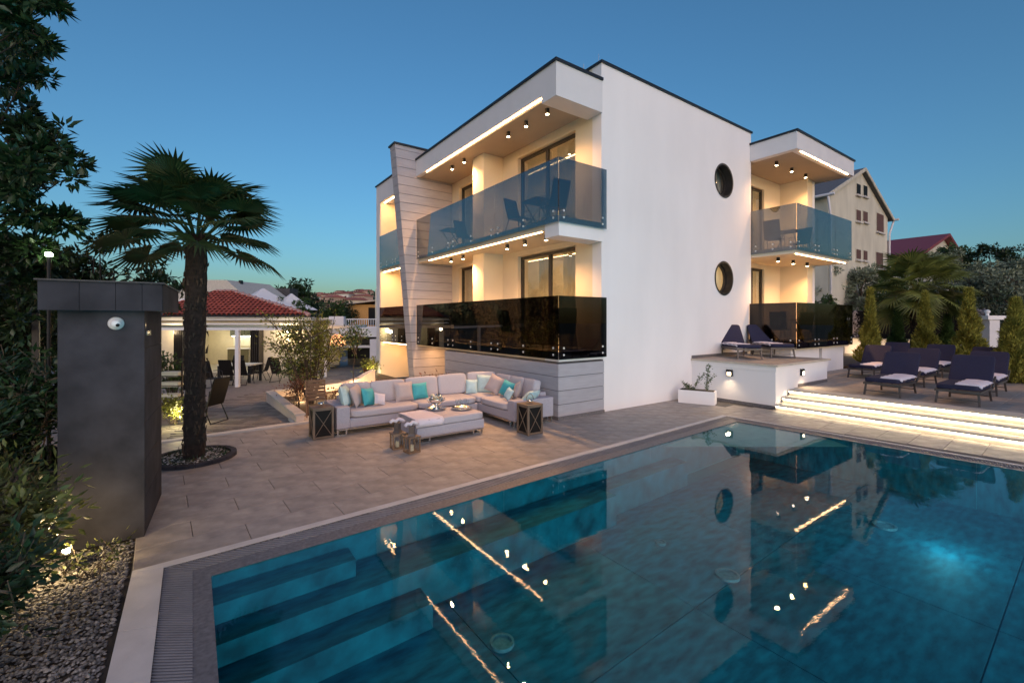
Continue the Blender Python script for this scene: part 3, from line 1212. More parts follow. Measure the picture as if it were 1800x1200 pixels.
# ---- yard of small pavers in front of the pavilion, sloping gently away
yard = MB()
def yz(x, y):
    return zyard(x, y)
pts = []
us = [-30, -12, -6, -2, 2, 6]
ds = [8.0, 9.9, 12, 16, 20, 26, 40]
vs = []
for d in ds:
    for u in us:
        p = UV(u, d)
        vs.append((p.x, p.y, yz(p.x, p.y) - 0.012))
fs = [(i * 6 + j, i * 6 + j + 1, (i + 1) * 6 + j + 1, (i + 1) * 6 + j) for i in range(len(ds) - 1) for j in range(5)]
yard.add(vs, fs)
yard_o = structure(yard.build('yard', M_paver))
m_ = MB()
m_.add([(0, 0, -0.02), (1, 0, -0.02), (1, 1, -0.02), (0, 1, -0.02), (0, 0, -.004), (1, 0, -.004), (1, 1, -.004), (0, 1, -.004),
        (.02, .04, 0), (.98, .04, 0), (.98, .96, 0), (.02, .96, 0)],
       [(0, 1, 5, 4), (1, 2, 6, 5), (2, 3, 7, 6), (3, 0, 4, 7), (4, 5, 9, 8), (5, 6, 10, 9), (6, 7, 11, 10), (7, 4, 8, 11), (8, 9, 10, 11)])
pm = bpy.data.meshes.new('paver')
pm.from_pydata(m_.v, [], m_.f)
pm.materials.append(M_paver)
cnt = 0
rest = MB()
th = CAMRZ + 0.12
slope = math.atan(0.033)
dd = 8.3
row = 0
O = UV(0, 0)
while dd < 23:
    dv_ = 0.17 if row % 3 else 0.24
    u = -8.6 + (row * 0.137) % 0.3
    while u < -1.5:
        du = random.choice((0.24, 0.34, 0.44))
        p = UV(u + 0.0, dd)
        px = 900 + FPX * u / dd
        py = 563 + FPX * (HC - yz(p.x, p.y)) / dd
        q = p
        if q.y > 10.45 + 0.05 * q.x and 282 < px < 620 and not (q.x > 1.9 and q.y < 13.2 + (q.x - 2) * 0.2 and px > 505 - (dd - 9.7) * 9):
            if dd < 15.5 and cnt < 300 and px < 545:
                o = bpy.data.objects.new('paver', pm)
                o.location = (p.x, p.y, yz(p.x, p.y) + random.uniform(0, 0.004))
                o.rotation_euler = (-slope, 0, CAMRZ)
                o.scale = (du - 0.012, dv_ - 0.012, 1)
                COL.objects.link(o)
                o.parent = yard_o
                cnt += 1
            else:
                c = [UV(u, dd), UV(u + du - .012, dd), UV(u + du - .012, dd + dv_ - .012), UV(u, dd + dv_ - .012)]
                rest.hexa([(t.x, t.y, yz(t.x, t.y) - .01) for t in c] + [(t.x, t.y, yz(t.x, t.y) + random.uniform(0, .003)) for t in c])
        u += du
    dd += dv_
    row += 1
if rest.v:
    o = rest.build('far_pavers', mat('far yard paver', (0.19, 0.165, 0.15), 0.8, var=0.2, island=0.3), yard_o)
    o['kind'] = 'stuff'
# pale kerb between patio and yard
m = MB()
k0, k1 = (-0.8, 10.22), (2.45, 10.52)
m.hexa([(k0[0], k0[1], -0.1), (k1[0], k1[1], -0.1), (k1[0], k1[1] + .17, -0.1), (k0[0], k0[1] + .17, -0.1),
        (k0[0], k0[1], 0.012), (k1[0], k1[1], 0.012), (k1[0], k1[1] + .17, 0.012), (k0[0], k0[1] + .17, 0.012)])
structure(m.build('kerb', M_coping))
m = MB()
m.box(1.75, 2.3, 10.72, 11.15, -0.2, 0.006)
structure(m.build('threshold_stone', M_coping))

# ---- lit steps up to the lounging terrace
steps = MB()
SX = [11.62, 11.97, 12.32]
SY0, SY1 = -6.0, 5.215
steps_o = structure(steps.box(12.75, 12.8, SY0, SY1, 0.0, 0.2).build('terrace_steps', M_grout))
M_stepstone = mat('step stone', (0.50, 0.45, 0.38), 0.7, var=0.12, scale=5, bump=0.15)
for i, x in enumerate(SX):
    z = 0.15 * (i + 1)
    m = MB()
    m.box(x, 12.75, SY0, SY1, z - 0.15 + (0.002 if i else 0), z - 0.042)
    m.build('riser', M_stepstone, steps_o)
    m = MB()
    m.box(x - 0.045, (SX[i + 1] if i < 2 else 12.75), SY0, SY1, z - 0.04, z)
    m.build('tread', M_stepstone, steps_o)
    m = MB()
    m.box(x - 0.03, x - 0.01, SY0, SY1, z - 0.052, z - 0.0405)
    m.build('led_strip', M_ledstep, steps_o)
# upper terrace sheet and its tiles
ter = MB()
ter.box(12.75, 20.8, -8, 6.34, 0.2, 0.437)
ter.box(14.92, 15.1, 6.34, 8.0, 0.2, 0.437)
ter_o = structure(ter.build('terrace', M_grout))
for r in range(0, 9):
    for c in range(0, 21):
        x0 = 12.756 + r * 0.9
        y0 = 6.33 - (c + 1) * 0.46
        if -2.6 < y0:
            tile(x0, y0, 0.9, 0.46, ter_o, 0, 0, 0, M_tile, 'terrace_tile', zt=0.447, h=0.009)
m = MB()
m.box(20.8, 40, -20, 22, -0.6, 0.40)
structure(m.build('garden_soil', M_soil))
m = MB()
m.box(20.9, 33, 6.9, 13.0, 0.401, 0.43)
structure(m.build('driveway', M_asphalt))

# ---- raised white block with two loungers
blk = thing('raised_platform', 'white rendered platform against the gable wall carrying two sun loungers', 'platform', (13.2, 6.4, 0))
m = MB()
m.box(11.72, 14.83, 5.27, 7.548, 0, 0.93)
m.build('plinth', M_white, blk)
m = MB()
m.box(11.70, 14.85, 5.25, 7.548, 0.93, 1.06)
m.build('fascia', M_white, blk)
m = MB()
m.box(11.66, 14.92, 5.20, 7.548, 1.06, 1.10)
m.build('cap', M_stepstone, blk)
m = MB()
m.box(11.75, 14.80, 5.32, 7.547, 1.101, 1.106)
m.build('paving', M_tile, blk)
m = MB()
m.box(11.715, 11.72, 5.265, 7.54, 0, 0.085)
m.build('skirting', M_rim, blk)
MB().box(11.70, 14.80, 7.530, 7.547, 1.107, 1.19).build('skirting', M_rim, blk)
MB().box(12.95, 14.83, 5.262, 5.27, 0.45, 0.53).build('skirting', M_rim, blk)
def wall_lamp(loc, nrm, label):
    t = thing('wall_lamp', label, 'wall lamp', loc, group='square lamps on the platform walls')
    ang = math.atan2(nrm[1], nrm[0]) - math.pi / 2
    t.rotation_euler = (0, 0, ang)
    m_ = MB()
    m_.box(-0.085, 0.085, 0.0, 0.05, -0.085, 0.085)
    m_.build('housing', M_black, t, local=True, bevel=0.008)
    m_ = MB()
    m_.box(-0.05, 0.05, 0.051, 0.056, -0.065, 0.02)
    m_.build('lens', emit('lamp face', (1, 0.78, 0.5), 6), t, local=True)
    p = Vector(loc) + Vector((nrm[0], nrm[1], 0)) * 0.12
    q = p + Vector((nrm[0] * .5, nrm[1] * .5, -1))
    spot('wall_lamp_light', p, q, 13, (1, .72, .42), 130, .8, .04)
wall_lamp((11.715, 6.42, 0.80), (-1, 0), 'small square black lamp on the left face of the platform near the planter')
wall_lamp((13.15, 5.265, 0.83), (0, -1), 'small square black lamp on the platform face above the lit steps')

# ---- gate pier at the left
pier = thing('gate_pier', 'tall grey stone clad pier with an overhanging cap at the left', 'pillar', (-0.7, 6.5, 0))
m = MB()
a_ = R(-3.5)
def PR(x, y):
    p = rotp((x + 0.4, y - 5.9), a_)
    return (p[0] - 0.4, p[1] + 5.9)
def pbox(mb_, x0, x1, y0, y1, z0, z1):
    q = [PR(x0, y0), PR(x1, y0), PR(x1, y1), PR(x0, y1)]
    mb_.hexa([(x, y, z0) for x, y in q] + [(x, y, z1) for x, y in q])
pbox(m, -1.02, -0.42, 5.92, 7.2, 0, 2.3)
pcore = m.build('pier_core', M_joint, pier)
z = 0.0
pbx = MB()
pbox(pbx, -1.04, -0.40, 5.90, 5.918, 0.0, 2.298)
pbx.build('front_slab', M_wall_stone, pcore)
for i in range(6):
    q = MB()
    z1 = z + 0.383
    pbox(q, -0.418, -0.402, 5.92, 7.22, z, z1 - 0.006)
    q.build('side_slab', M_wall_stone, pcore)
    z = z1
q = MB()
pbox(q, -1.12, -0.26, 5.78, 7.34, 2.30, 2.56)
capo = q.build('pier_cap', M_joint, pier)
xs = [-1.14, -0.86, -0.60, -0.40, -0.24]
for i in range(4):
    q = MB()
    pbox(q, xs[i] + 0.002, xs[i + 1] - 0.002, 5.762, 5.778, 2.295, 2.565)
    q.build('cap_slab', M_wall_stone, capo)
q = MB()
pbox(q, -0.258, -0.24, 5.78, 7.36, 2.295, 2.565)
q.build('cap_slab', M_wall_stone, capo)
q = MB()
pbox(q, -1.16, -0.225, 5.74, 7.38, 2.566, 2.58)
q.build('cap_plate', M_cap, capo)
# lettering on the side of the pier
cu = bpy.data.curves.new('lettering', 'FONT')
cu.body = 'XTISTIE'
cu.size = 0.075
cu.extrude = 0.004
cu.space_character = 1.15
lo = bpy.data.objects.new('lettering', cu)
lx, ly = PR(-0.398, 6.02)
lo.location = Vector((lx, ly, 2.04)) - wloc(pier)
lo.rotation_euler = (R(90), 0, R(90) + a_)
cu.materials.append(M_steel)
COL.objects.link(lo)
bpy.context.view_layer.update()
lm = bpy.data.meshes.new_from_object(lo.evaluated_get(bpy.context.evaluated_depsgraph_get()))
l2 = bpy.data.objects.new('lettering', lm)
l2.location = lo.location
l2.rotation_euler = lo.rotation_euler
bpy.data.objects.remove(lo)
COL.objects.link(l2)
l2.parent = pier
q = MB()
q.T = Matrix.Translation(Vector((*PR(-0.397, 5.96), 2.11))) @ Matrix.Rotation(R(90) + a_, 4, 'Z') @ Matrix.Rotation(R(90), 4, 'X')
q.add([(0, 0, 0), (.03, .02, 0), (.025, .05, 0), (0, .07, 0), (-.02, .035, 0)], [(0, 1, 2, 3, 4)])
q.build('emblem', M_steel, pier)
# dome camera
cm = thing('security_camera', 'white dome security camera on the grey gate pier', 'camera', (*PR(-0.62, 5.90), 2.17))
cm.rotation_euler = (0, 0, a_)
cm.scale = (.72, .72, .72)
m = MB()
def lathe_y(mb_, prof, c, n=24, tilt=0.0):
    mb_.T = Matrix.Translation(Vector(c)) @ Matrix.Rotation(R(90) + tilt, 4, 'X')
    mb_.lathe(prof, (0, 0, 0), n)
    mb_.T = None
lathe_y(m, [(0.0, 0.05), (0.06, 0.05), (0.08, 0.03), (0.088, 0.012), (0.088, 0)], (0, 0, 0))
m.build('mount', M_plastic, cm, smooth=True, local=True)
m = MB()
m.T = Matrix.Translation(Vector((0.01, -0.06, -0.005)))
m.cushion(0.125, 0.13, 0.12, e=2.05, n=10)
m.T = None
m.build('ball', M_plastic, cm, smooth=True, local=True)
m = MB()
m.T = Matrix.Translation(Vector((0.035, -0.116, -0.022))) @ Matrix.Rotation(R(14), 4, 'Z') @ Matrix.Rotation(R(90), 4, 'X')
m.lathe([(0.0, 0.006), (0.02, 0.004), (0.024, -0.006)], n=20)
m.T = None
m.build('lens', M_dark, cm, smooth=True, local=True)

# ---- pebble bed and soil at the left
m = MB()
m.add([(-6, -4, -0.03), (-0.44, -4, -0.03), (-0.44, 5.14, -0.03), (-0.42, 6.0, -0.03), (-1.2, 6.0, -0.03), (-6, 6.0, -0.03)], [(0, 1, 2, 3, 4, 5)])
structure(m.build('planting_bed', M_soil))
n = 9500
P = np.stack([rng.uniform(-1.75, -0.47, n), rng.uniform(3.0, 5.88, n), rng.uniform(-0.03, 0.0, n)], 1)
m = MB()
base_v = [(1, 0, 0), (.5, .85, .1), (-.5, .8, -.1), (-1, 0, .1), (-.5, -.85, 0), (.5, -.8, 0), (.1, .05, .8), (0, 0, -.8)]
bf = [(0, 1, 6), (1, 2, 6), (2, 3, 6), (3, 4, 6), (4, 5, 6), (5, 0, 6), (1, 0, 7), (2, 1, 7), (3, 2, 7), (4, 3, 7), (5, 4, 7), (0, 5, 7)]
bvn = np.array(base_v)
V = []
F = []
for i in range(n):
    s1 = rng.uniform(0.010, 0.024)
    a = rng.uniform(0, 6.28)
    ca, sa = math.cos(a), math.sin(a)
    q = bvn * np.array([s1, s1 * rng.uniform(.55, .9), s1 * rng.uniform(.55, .85)]) * rng.uniform(.85, 1.15, (8, 1))
    q = np.stack([q[:, 0] * ca - q[:, 1] * sa, q[:, 0] * sa + q[:, 1] * ca, q[:, 2]], 1) + P[i]
    V.append(q)
    F += [tuple(j + 8 * i for j in f) for f in bf]
m.v = [tuple(p) for p in np.concatenate(V).tolist()]
m.f = F
o = m.build('pebbles', M_peb, smooth=True)
tag(o, 'grey pebbles covering the bed beside the pool edge', 'gravel', kind='stuff')
# ================================================================== FURNITURE
# ---- corner sofa
sofa = thing('corner_sofa', 'large grey L-shaped outdoor corner sofa in front of the clad villa base', 'sofa', (4.2, 9.2, 0))
def part(mb_, name, m_, par, **k):
    return mb_.build(name, m_, par, **k)
SX0, SX1, SY0_, SY1_, SXI, SYE = 2.22, 6.38, 8.83, 9.86, 5.33, 7.42
def bx(name, x0, x1, y0, y1, z0, z1, m_, par, bev=0.02):
    return MB().box(x0, x1, y0, y1, z0, z1).build(name, m_, par, bevel=bev)
bx('base', SX0 + 0.25, SXI, SY0_ + 0.02, SY1_, 0.13, 0.31, M_weave, sofa)
bx('base', SXI + 0.02, SX1, SYE + 0.25, SY1_, 0.13, 0.31, M_weave, sofa)
bx('armrest', SX0, SX0 + 0.25, SY0_, SY1_, 0.13, 0.545, M_weave, sofa)
bx('armrest', SXI, SX1, SYE, SYE + 0.25, 0.13, 0.545, M_weave, sofa)
bx('back_frame', SX0 + 0.25, SX1, SY1_ - 0.18, SY1_ - 0.003, 0.31, 0.62, M_weave, sofa)
bx('back_frame', SX1 - 0.18, SX1 - 0.003, SYE + 0.253, SY1_ - 0.183, 0.312, 0.62, M_weave, sofa)
def cush(name, x0, x1, y0, y1, z0, z1, m_, par, e=7, puff=0.08):
    return MB().cushion(x1 - x0, y1 - y0, z1 - z0, ((x0 + x1) / 2, (y0 + y1) / 2, (z0 + z1) / 2), e=e, n=9, puff=puff).build(name, m_, par, smooth=True)
cush('seat_cushion', 2.48, 3.9, 8.80, 9.72, 0.31, 0.46, M_fabric, sofa)
cush('seat_cushion', 3.91, 5.32, 8.80, 9.72, 0.31, 0.46, M_fabric, sofa)
cush('seat_cushion', 5.33, 6.22, 8.80, 9.72, 0.31, 0.46, M_fabric, sofa)
cush('seat_cushion', 5.31, 6.22, 7.68, 8.79, 0.31, 0.46, M_fabric, sofa)
def backc(cx_, cy_, w_, rz, h=0.47, t=0.20, lean=0.2, z=0.45, m_=None):
    b = MB()
    b.T = Matrix.Translation(Vector((cx_, cy_, z))) @ Matrix.Rotation(rz, 4, 'Z') @ Matrix.Rotation(-lean, 4, 'X') @ Matrix.Translation(Vector((0, 0, h / 2)))
    b.cushion(w_, t, h, e=7, n=10, puff=0.0)
    b.T = None
    return b.build('back_cushion', m_ or M_fabric, sofa, smooth=True)
for x, w2 in ((2.78, .60), (3.46, .78), (4.25, .78), (5.03, .76)):
    backc(x, 9.52, w2, 0, h=0.46 + 0.02 * math.sin(x * 9))
backc(5.83, 9.50, 0.74, R(-20), h=0.48)
for y, w2 in ((8.92, .62), (8.34, .55), (7.86, .42)):
    backc(6.06, y, w2, R(-90), h=0.46)
def sled(par, x0, x1, y0, y1, z, m_=M_steel, r=0.011):
    m = MB()
    m.bar((x0, y0, 0.012), (x1, y0, 0.012), .03, .022)
    m.bar((x0, y1, 0.012), (x1, y1, 0.012), .03, .022)
    m.bar((x0, y0 + .015, 0.012), (x0, y1 - .015, 0.012), .03, .022)
    for x in (x0, x1):
        for y in (y0, y1):
            m.bar((x, y, 0.024), (x, y, z), .028, .028)
    return m.build('leg_frame', m_, par)
sled(sofa, 2.24, 2.40, 8.86, 9.80, 0.13)
sled(sofa, 4.0, 4.2, 8.90, 9.80, 0.13)
sled(sofa, 5.36, 6.34, 7.45, 7.60, 0.13)
sled(sofa, 6.1, 6.34, 8.8, 9.80, 0.13)
MB().box(2.45, 5.33, 8.84, 8.86, 0.105, 0.128).build('base_rail', M_steel, sofa)
MB().box(5.345, 5.365, 7.64, 8.83, 0.105, 0.128).build('base_rail', M_steel, sofa)
MB().box(2.26, 2.44, 8.835, 8.855, 0.105, 0.128).build('base_rail', M_steel, sofa)

PG = 'scatter cushions on the corner sofa'
def throw(px, py, Y, w_, h_, t_, m_, label, lean=0.35, rz=0.0, roll=0.0, X=None, z=0.455):
    k = (px - 900) / FPX
    if X is None:
        d = Y / (FW[1] + k * RT[1])
        x, y = d * (FW[0] + k * RT[0]), Y
    else:
        d = X / (FW[0] + k * RT[0])
        x, y = X, d * (FW[1] + k * RT[1])
    m = MB()
    m.T = Matrix.Rotation(-lean, 4, 'X') @ Matrix.Rotation(roll, 4, 'Y')
    m.pillow(w_, h_, t_)
    m.T = None
    zl = min(p[2] for p in m.v)
    o = m.build('scatter_cushion', m_, None, smooth=True, loc=(x, y, z - zl), rz=rz)
    return tag(o, label, 'cushion', PG)
throw(611, 703, 9.20, .44, .44, .17, M_aqua, 'pale aqua cushion leaning on the left armrest of the sofa', lean=.25, rz=R(62), roll=.1)
throw(633, 702, 9.22, .40, .42, .15, M_taupe, 'taupe cushion second from the left armrest, leaning into the pale aqua one', lean=.3, rz=R(50), roll=-.12)
throw(650, 701, 9.12, .36, .36, .15, M_teal, 'bright turquoise cushion between the left taupe cushion and a small white one', lean=.3, rz=R(38), roll=.12)
throw(668, 706, 9.02, .25, .25, .12, M_towel, 'smallest white cushion on the left half of the sofa', lean=.5, rz=R(15), roll=.3)
throw(712, 692, 9.25, .42, .42, .15, M_taupe, 'light taupe square cushion standing upright in the middle of the long side', lean=.25, rz=R(3))
throw(739, 690, 9.28, .38, .36, .15, M_teal, 'bright turquoise cushion beside the upright taupe square, behind the silver bowl', lean=.3, rz=R(-6), roll=-.05)
throw(829, 678, 9.30, .28, .34, .14, M_aqua, 'narrow pale blue cushion in the inner corner of the sofa', lean=.3, rz=R(-30))
throw(851, 674, 0, .46, .44, .16, M_aqua, 'large pale aqua cushion right of the sofa corner', lean=.3, rz=R(-50), X=5.74)
throw(862, 682, 0, .42, .42, .15, M_taupe, 'grey cushion tipped on its corner in front of the large pale aqua one', lean=.4, rz=R(-62), X=5.68, roll=.35)
throw(885, 688, 0, .36, .36, .15, M_teal, 'bright turquoise cushion on the short side of the sofa', lean=.4, rz=R(-75), X=5.72, roll=.25)
throw(889, 697, 0, .22, .26, .11, M_aqua, 'smallest pale aqua cushion, in front of the turquoise one on the short side', lean=.4, rz=R(-85), X=5.55, roll=.35)
throw(905, 690, 0, .38, .38, .14, M_taupe, 'pinkish taupe cushion beside the right armrest', lean=.3, rz=R(-120), X=5.72, roll=-.25)
throw(924, 691, 0, .48, .34, .15, M_aqua, 'oval pale aqua cushion propped on the right armrest', lean=.75, rz=R(-160), X=5.78)

# ---- ottoman table and what stands on it
tab = thing('ottoman_table', 'long low upholstered coffee table with a folded throw at its left end', 'coffee table', (3.92, 7.9, 0))
TX0, TX1, TY0, TY1 = 3.24, 4.64, 7.46, 8.30
bx('table_base', TX0, TX1, TY0, TY1, 0.11, 0.285, M_weave, tab, .015)
cush('table_pad', TX0 - .01, TX1 + .01, TY0 - .01, TY1 + .01, 0.285, 0.42, M_fabric, tab, e=12, puff=0.0)
MB().box(TX0 + .01, TX1 - .01, TY0 + .01, TY0 + .03, 0.085, 0.108).build('base_rail', M_steel, tab)
sled(tab, TX0 + .05, TX0 + .25, TY0 + .03, TY1 - .03, 0.11)
sled(tab, TX1 - .04, TX1 - .24, TY0 + .03, TY1 - .03, 0.11)
th_ = MB()
vs = []
nx_ = 14
for i in range(nx_ + 1):
    for j in range(15):
        x = TX0 - .03 + 0.55 * i / nx_
        s_ = -0.10 + (TY1 - TY0 + .2) * j / 14
        y = TY0 + s_
        z = 0.428 + .003 * math.sin(i * 1.3 + j)
        if s_ < 0:
            y = TY0 - .022
            z = 0.42 + s_ * 1.2
        if s_ > TY1 - TY0:
            y = TY1 + .022
            z = 0.42 - (s_ - (TY1 - TY0)) * 1.2
        vs.append((x, y, z))
th_.add(vs, [(i * 15 + j, (i + 1) * 15 + j, (i + 1) * 15 + j + 1, i * 15 + j + 1) for i in range(nx_) for j in range(14)])
o = th_.build('throw_blanket', M_towel, None, smooth=True)
mo = o.modifiers.new('thick', 'SOLIDIFY'); mo.thickness = 0.008; mo.offset = 1
recentre(o)
tag(o, 'thin pale throw folded over the left end of the coffee table', 'blanket')
def onplane(px, py, z):
    d = FPX * (HC - z) / (py - 563)
    return at(px, d, z)
t1 = onplane(767, 718.5, 0.43); t2 = onplane(812, 718, 0.43)
def tray(p, r, label):
    t = thing('tray', label, 'tray', p)
    MB().lathe([(0, 0), (r * .9, 0), (r, .018), (r * 1.0, .024), (r * .93, .014), (r * .88, .008), (0, .008)], n=36).build('plate', M_silver, t, local=True, smooth=True)
    return t
tray(t1, .20, 'round silver tray under the ornate bowl on the coffee table')
tray(t2, .215, 'round silver tray carrying stemmed glasses on the coffee table')
bowl = thing('silver_bowl', 'ornate pedestal silver bowl filled with crumpled napkins on the left tray', 'bowl', (t1.x, t1.y, .438))
MB().lathe([(0, 0), (.075, 0), (.07, .015), (.03, .03), (.022, .055), (.03, .07), (.075, .09), (.12, .125), (.145, .165), (.14, .18), (.155, .195), (.145, .20), (.13, .185), (.10, .13), (0, .10)], n=28).build('bowl_body', M_silver, bowl, local=True, smooth=True)
for s_ in (-1, 1):
    MB().tube([(s_ * .14, 0, .17), (s_ * .18, 0, .20), (s_ * .19, 0, .165), (s_ * .15, 0, .135)], .008, 6).build('handle', M_silver, bowl, local=True, smooth=True)
for i in range(6):
    m = MB()
    a = i * 1.05
    m.T = Matrix.Translation(Vector((.07 * math.cos(a), .07 * math.sin(a), .20 + .02 * (i % 3)))) @ Matrix.Rotation(a, 4, 'Z') @ Matrix.Rotation(.9, 4, 'Y')
    m.lathe([(.004, -.05), (.028, -.01), (.034, .03), (.022, .062), (.012, .05)], n=9)
    m.build('napkin', M_silver if i % 2 else M_wax, bowl, local=True, smooth=True)
for i, (dx, dy) in enumerate(((-.09, .03), (0, .07), (.09, .04), (-.03, -.05), (.08, -.07))):
    lab = ['leftmost', 'rear', 'rightmost', 'front left', 'front right'][i]
    g = thing('stemmed_glass', 'clear stemmed glass on the right tray, the %s of five' % lab, 'glass', (t2.x + dx * 1.1, t2.y + dy * 1.1, .4385), group='stemmed glasses on the tray')
    MB().lathe([(0, 0), (.034, .002), (.006, .01), (.004, .075), (.02, .095), (.036, .125), (.034, .17), (.031, .17), (.033, .126), (.018, .10), (0, .095)], n=14).build('bowl_and_stem', M_clear, g, local=True, smooth=True)

# ---- tall side lanterns with crossed fronts
def crate(loc, label, rz=0.0, tray_=True):
    t = thing('side_lantern', label, 'lantern table', loc, rz, group='tall square lantern tables at the sofa ends')
    a, h = .165, .555
    for sx in (-1, 1):
        for sy in (-1, 1):
            MB().box(sx * a - .018, sx * a + .018, sy * a - .018, sy * a + .018, 0, h).build('post', M_lwood, t, local=True)
    for z in (0.015, h - 0.03):
        for s_ in (-1, 1):
            MB().box(-a + .019, a - .019, s_ * a - .015, s_ * a + .015, z, z + .03).build('rail', M_lwood, t, local=True)
            MB().box(s_ * a - .015, s_ * a + .015, -a + .019, a - .019, z, z + .03).build('rail', M_lwood, t, local=True)
    MB().box(-a + .002, a - .002, -a + .002, a - .002, .05, h - .035).build('dark_pane', M_dark, t, local=True)
    for s_ in (-1, 1):
        for q in (-1, 1):
            MB().bar((-a * q * .9, s_ * (a + .006 + .006 * (q > 0)), .05), (a * q * .9, s_ * (a + .006 + .006 * (q > 0)), h - .04), .012, .01).build('cross_bar', M_lwood, t, local=True)
            MB().bar((s_ * (a + .006 + .006 * (q > 0)), -a * q * .9, .05), (s_ * (a + .006 + .006 * (q > 0)), a * q * .9, h - .04), .012, .01).build('cross_bar', M_lwood, t, local=True)
    MB().box(-a - .02, a + .02, -a - .02, a + .02, h + .001, h + .022).build('top', M_lwood, t, local=True)
    return t
crate((1.98, 9.0, 0), 'tall square lantern table with crossed bars at the left end of the sofa')
crate((5.38, 6.97, 0), 'tall square lantern table with crossed bars at the right end of the sofa')
for (x, y, lab) in ((1.98, 9.0, 'left'), (5.38, 6.97, 'right')):
    ht = thing('table_top_handle', 'small metal handle standing on the %s lantern table' % lab, 'handle', (x, y, .623))
    MB().lathe([(0, 0), (.07, 0), (.06, .025), (.04, .035), (0, .035)], n=16).build('foot', M_silver, ht, local=True, smooth=True)
    MB().tube([(-.09 + 0, 0, .02), (-.08, 0, .08), (-.04, 0, .13), (.04, 0, .13), (.08, 0, .08), (.09, 0, .02)], .007, 6).build('bail', M_lwood, ht, local=True, smooth=True)
# ---- two small candle lanterns in front of the table
def lantern(loc, label, rz):
    t = thing('candle_lantern', label, 'lantern', loc, rz, group='small candle lanterns on the patio')
    a, h = .095, .25
    MB().box(-a - .01, a + .01, -a - .01, a + .01, 0, .025).build('base', M_wood, t, local=True)
    for sx in (-1, 1):
        for sy in (-1, 1):
            MB().box(sx * a - .009, sx * a + .009, sy * a - .009, sy * a + .009, .026, h).build('post', M_wood, t, local=True)
    for s_ in (-1, 1):
        MB().box(-a + .01, a - .01, s_ * a - .003, s_ * a + .003, .027, h).build('pane', M_clear, t, local=True)
        MB().box(s_ * a - .003, s_ * a + .003, -a + .01, a - .01, .027, h).build('pane', M_clear, t, local=True)
        MB().box(-.004, .004, s_ * (a + .005) - .002, s_ * (a + .005) + .002, .027, h).build('bar', M_wood, t, local=True)
        MB().box(s_ * (a + .005) - .002, s_ * (a + .005) + .002, -.004, .004, .027, h).build('bar', M_wood, t, local=True)
    MB().box(-a - .018, a + .018, -a - .018, a + .018, h + .001, h + .02).build('roof', M_lwood, t, local=True)
    m = MB(); m.lathe([(a * .95, h + .02), (.065, h + .06), (.06, h + .065), (.06, h + .16), (.07, h + .165), (.065, h + .18), (0, h + .19)], n=4)
    m.build('chimney', M_lframe, t, local=True)
    MB().cyl((0, 0, .026), (0, 0, .12), .033, n=14).build('candle', M_wax, t, local=True)
    m = MB()
    m.tube([(-.13, 0, h + .20), (-.08, .01, h + .235), (-.03, -.01, h + .215), (.02, .01, h + .25), (.08, 0, h + .225), (.12, .01, h + .19)], .03, 7)
    m.build('bow', M_towel, t, local=True, smooth=True)
    return t
lantern((2.99, 7.10, 0), 'front small candle lantern with a cloth bow, nearest the pool', R(8))
lantern((2.88, 7.46, 0), 'rear small candle lantern with a cloth bow beside the coffee table', R(-4))

# ---- slung patio chair and folding table
def chair_proto(name, label, loc, rz, m_=M_black, msl=M_dark):
    t = thing(name, label, 'chair', loc, rz)
    w2 = .26
    for s_ in (-1, 1):
        m = MB()
        m.tube([(s_ * w2, -.27, 0), (s_ * w2, -.21, .38), (s_ * w2, -.18, .62), (s_ * w2, -.05, .645), (s_ * w2, .17, .62)], .012, 6)
        m.build('arm_frame', m_, t, local=True, smooth=True)
        m = MB()
        m.tube([(s_ * w2, .27, 0), (s_ * w2, .10, .38), (s_ * w2, .02, .5)], .012, 6)
        m.build('leg', m_, t, local=True, smooth=True)
    MB().cyl((-w2, .27, .012), (w2, .27, .012), .010, n=6).build('stretcher', m_, t, local=True)
    m = MB()
    vs = []
    pr = [(-.25, .40), (-.05, .39), (.15, .39)]
    for (y, z) in pr:
        vs += [(-w2 + .015, y, z), (w2 - .015, y, z)]
    m.add(vs, [(0, 1, 3, 2), (2, 3, 5, 4)])
    o = m.build('seat', msl, t, local=True)
    so_ = o.modifiers.new('t', 'SOLIDIFY'); so_.thickness = .02
    m = MB()
    m.add([(-w2 + .015, .155, .39), (w2 - .015, .155, .39), (-w2 + .015, .25, .70), (w2 - .015, .25, .70), (-w2 + .02, .33, .98), (w2 - .02, .33, .98)], [(0, 1, 3, 2), (2, 3, 5, 4)])
    o = m.build('backrest', msl, t, local=True)
    so_ = o.modifiers.new('t', 'SOLIDIFY'); so_.thickness = .02
    return t
def table_proto(label, loc, rz):
    t = thing('folding_table', label, 'table', loc, rz)
    MB().box(-.34, .34, -.34, .34, .70, .725).build('table_top', M_dark, t, local=True)
    for s_ in (-1, 1):
        MB().bar((-.27, s_ * .28, 0), (.27, s_ * .28, .69), .022, .022).build('leg', M_black, t, local=True)
        MB().bar((.27, s_ * .25, 0), (-.27, s_ * .25, .69), .022, .022).build('leg', M_black, t, local=True)
    return t
ZU, ZL = 4.53, 1.51
c0 = chair_proto('patio_chair', 'dark sling chair left of the table on the upper front balcony', (7.15, 9.75, ZU), R(10))
t0 = table_proto('dark folding table between two chairs on the upper front balcony', (7.25, 9.0, ZU), 0)
def chair(x, y, z, rz, label):
    return dup(c0, (x, y, z), rz, label)
def ftable(x, y, z, rz, label):
    return dup(t0, (x, y, z), rz, label)
chair(7.1, 8.25, ZU, R(175), 'dark sling chair at the glass corner of the upper front balcony')
chair(7.3, 12.9, ZU, R(10), 'dark sling chair at the far end of the upper front balcony')
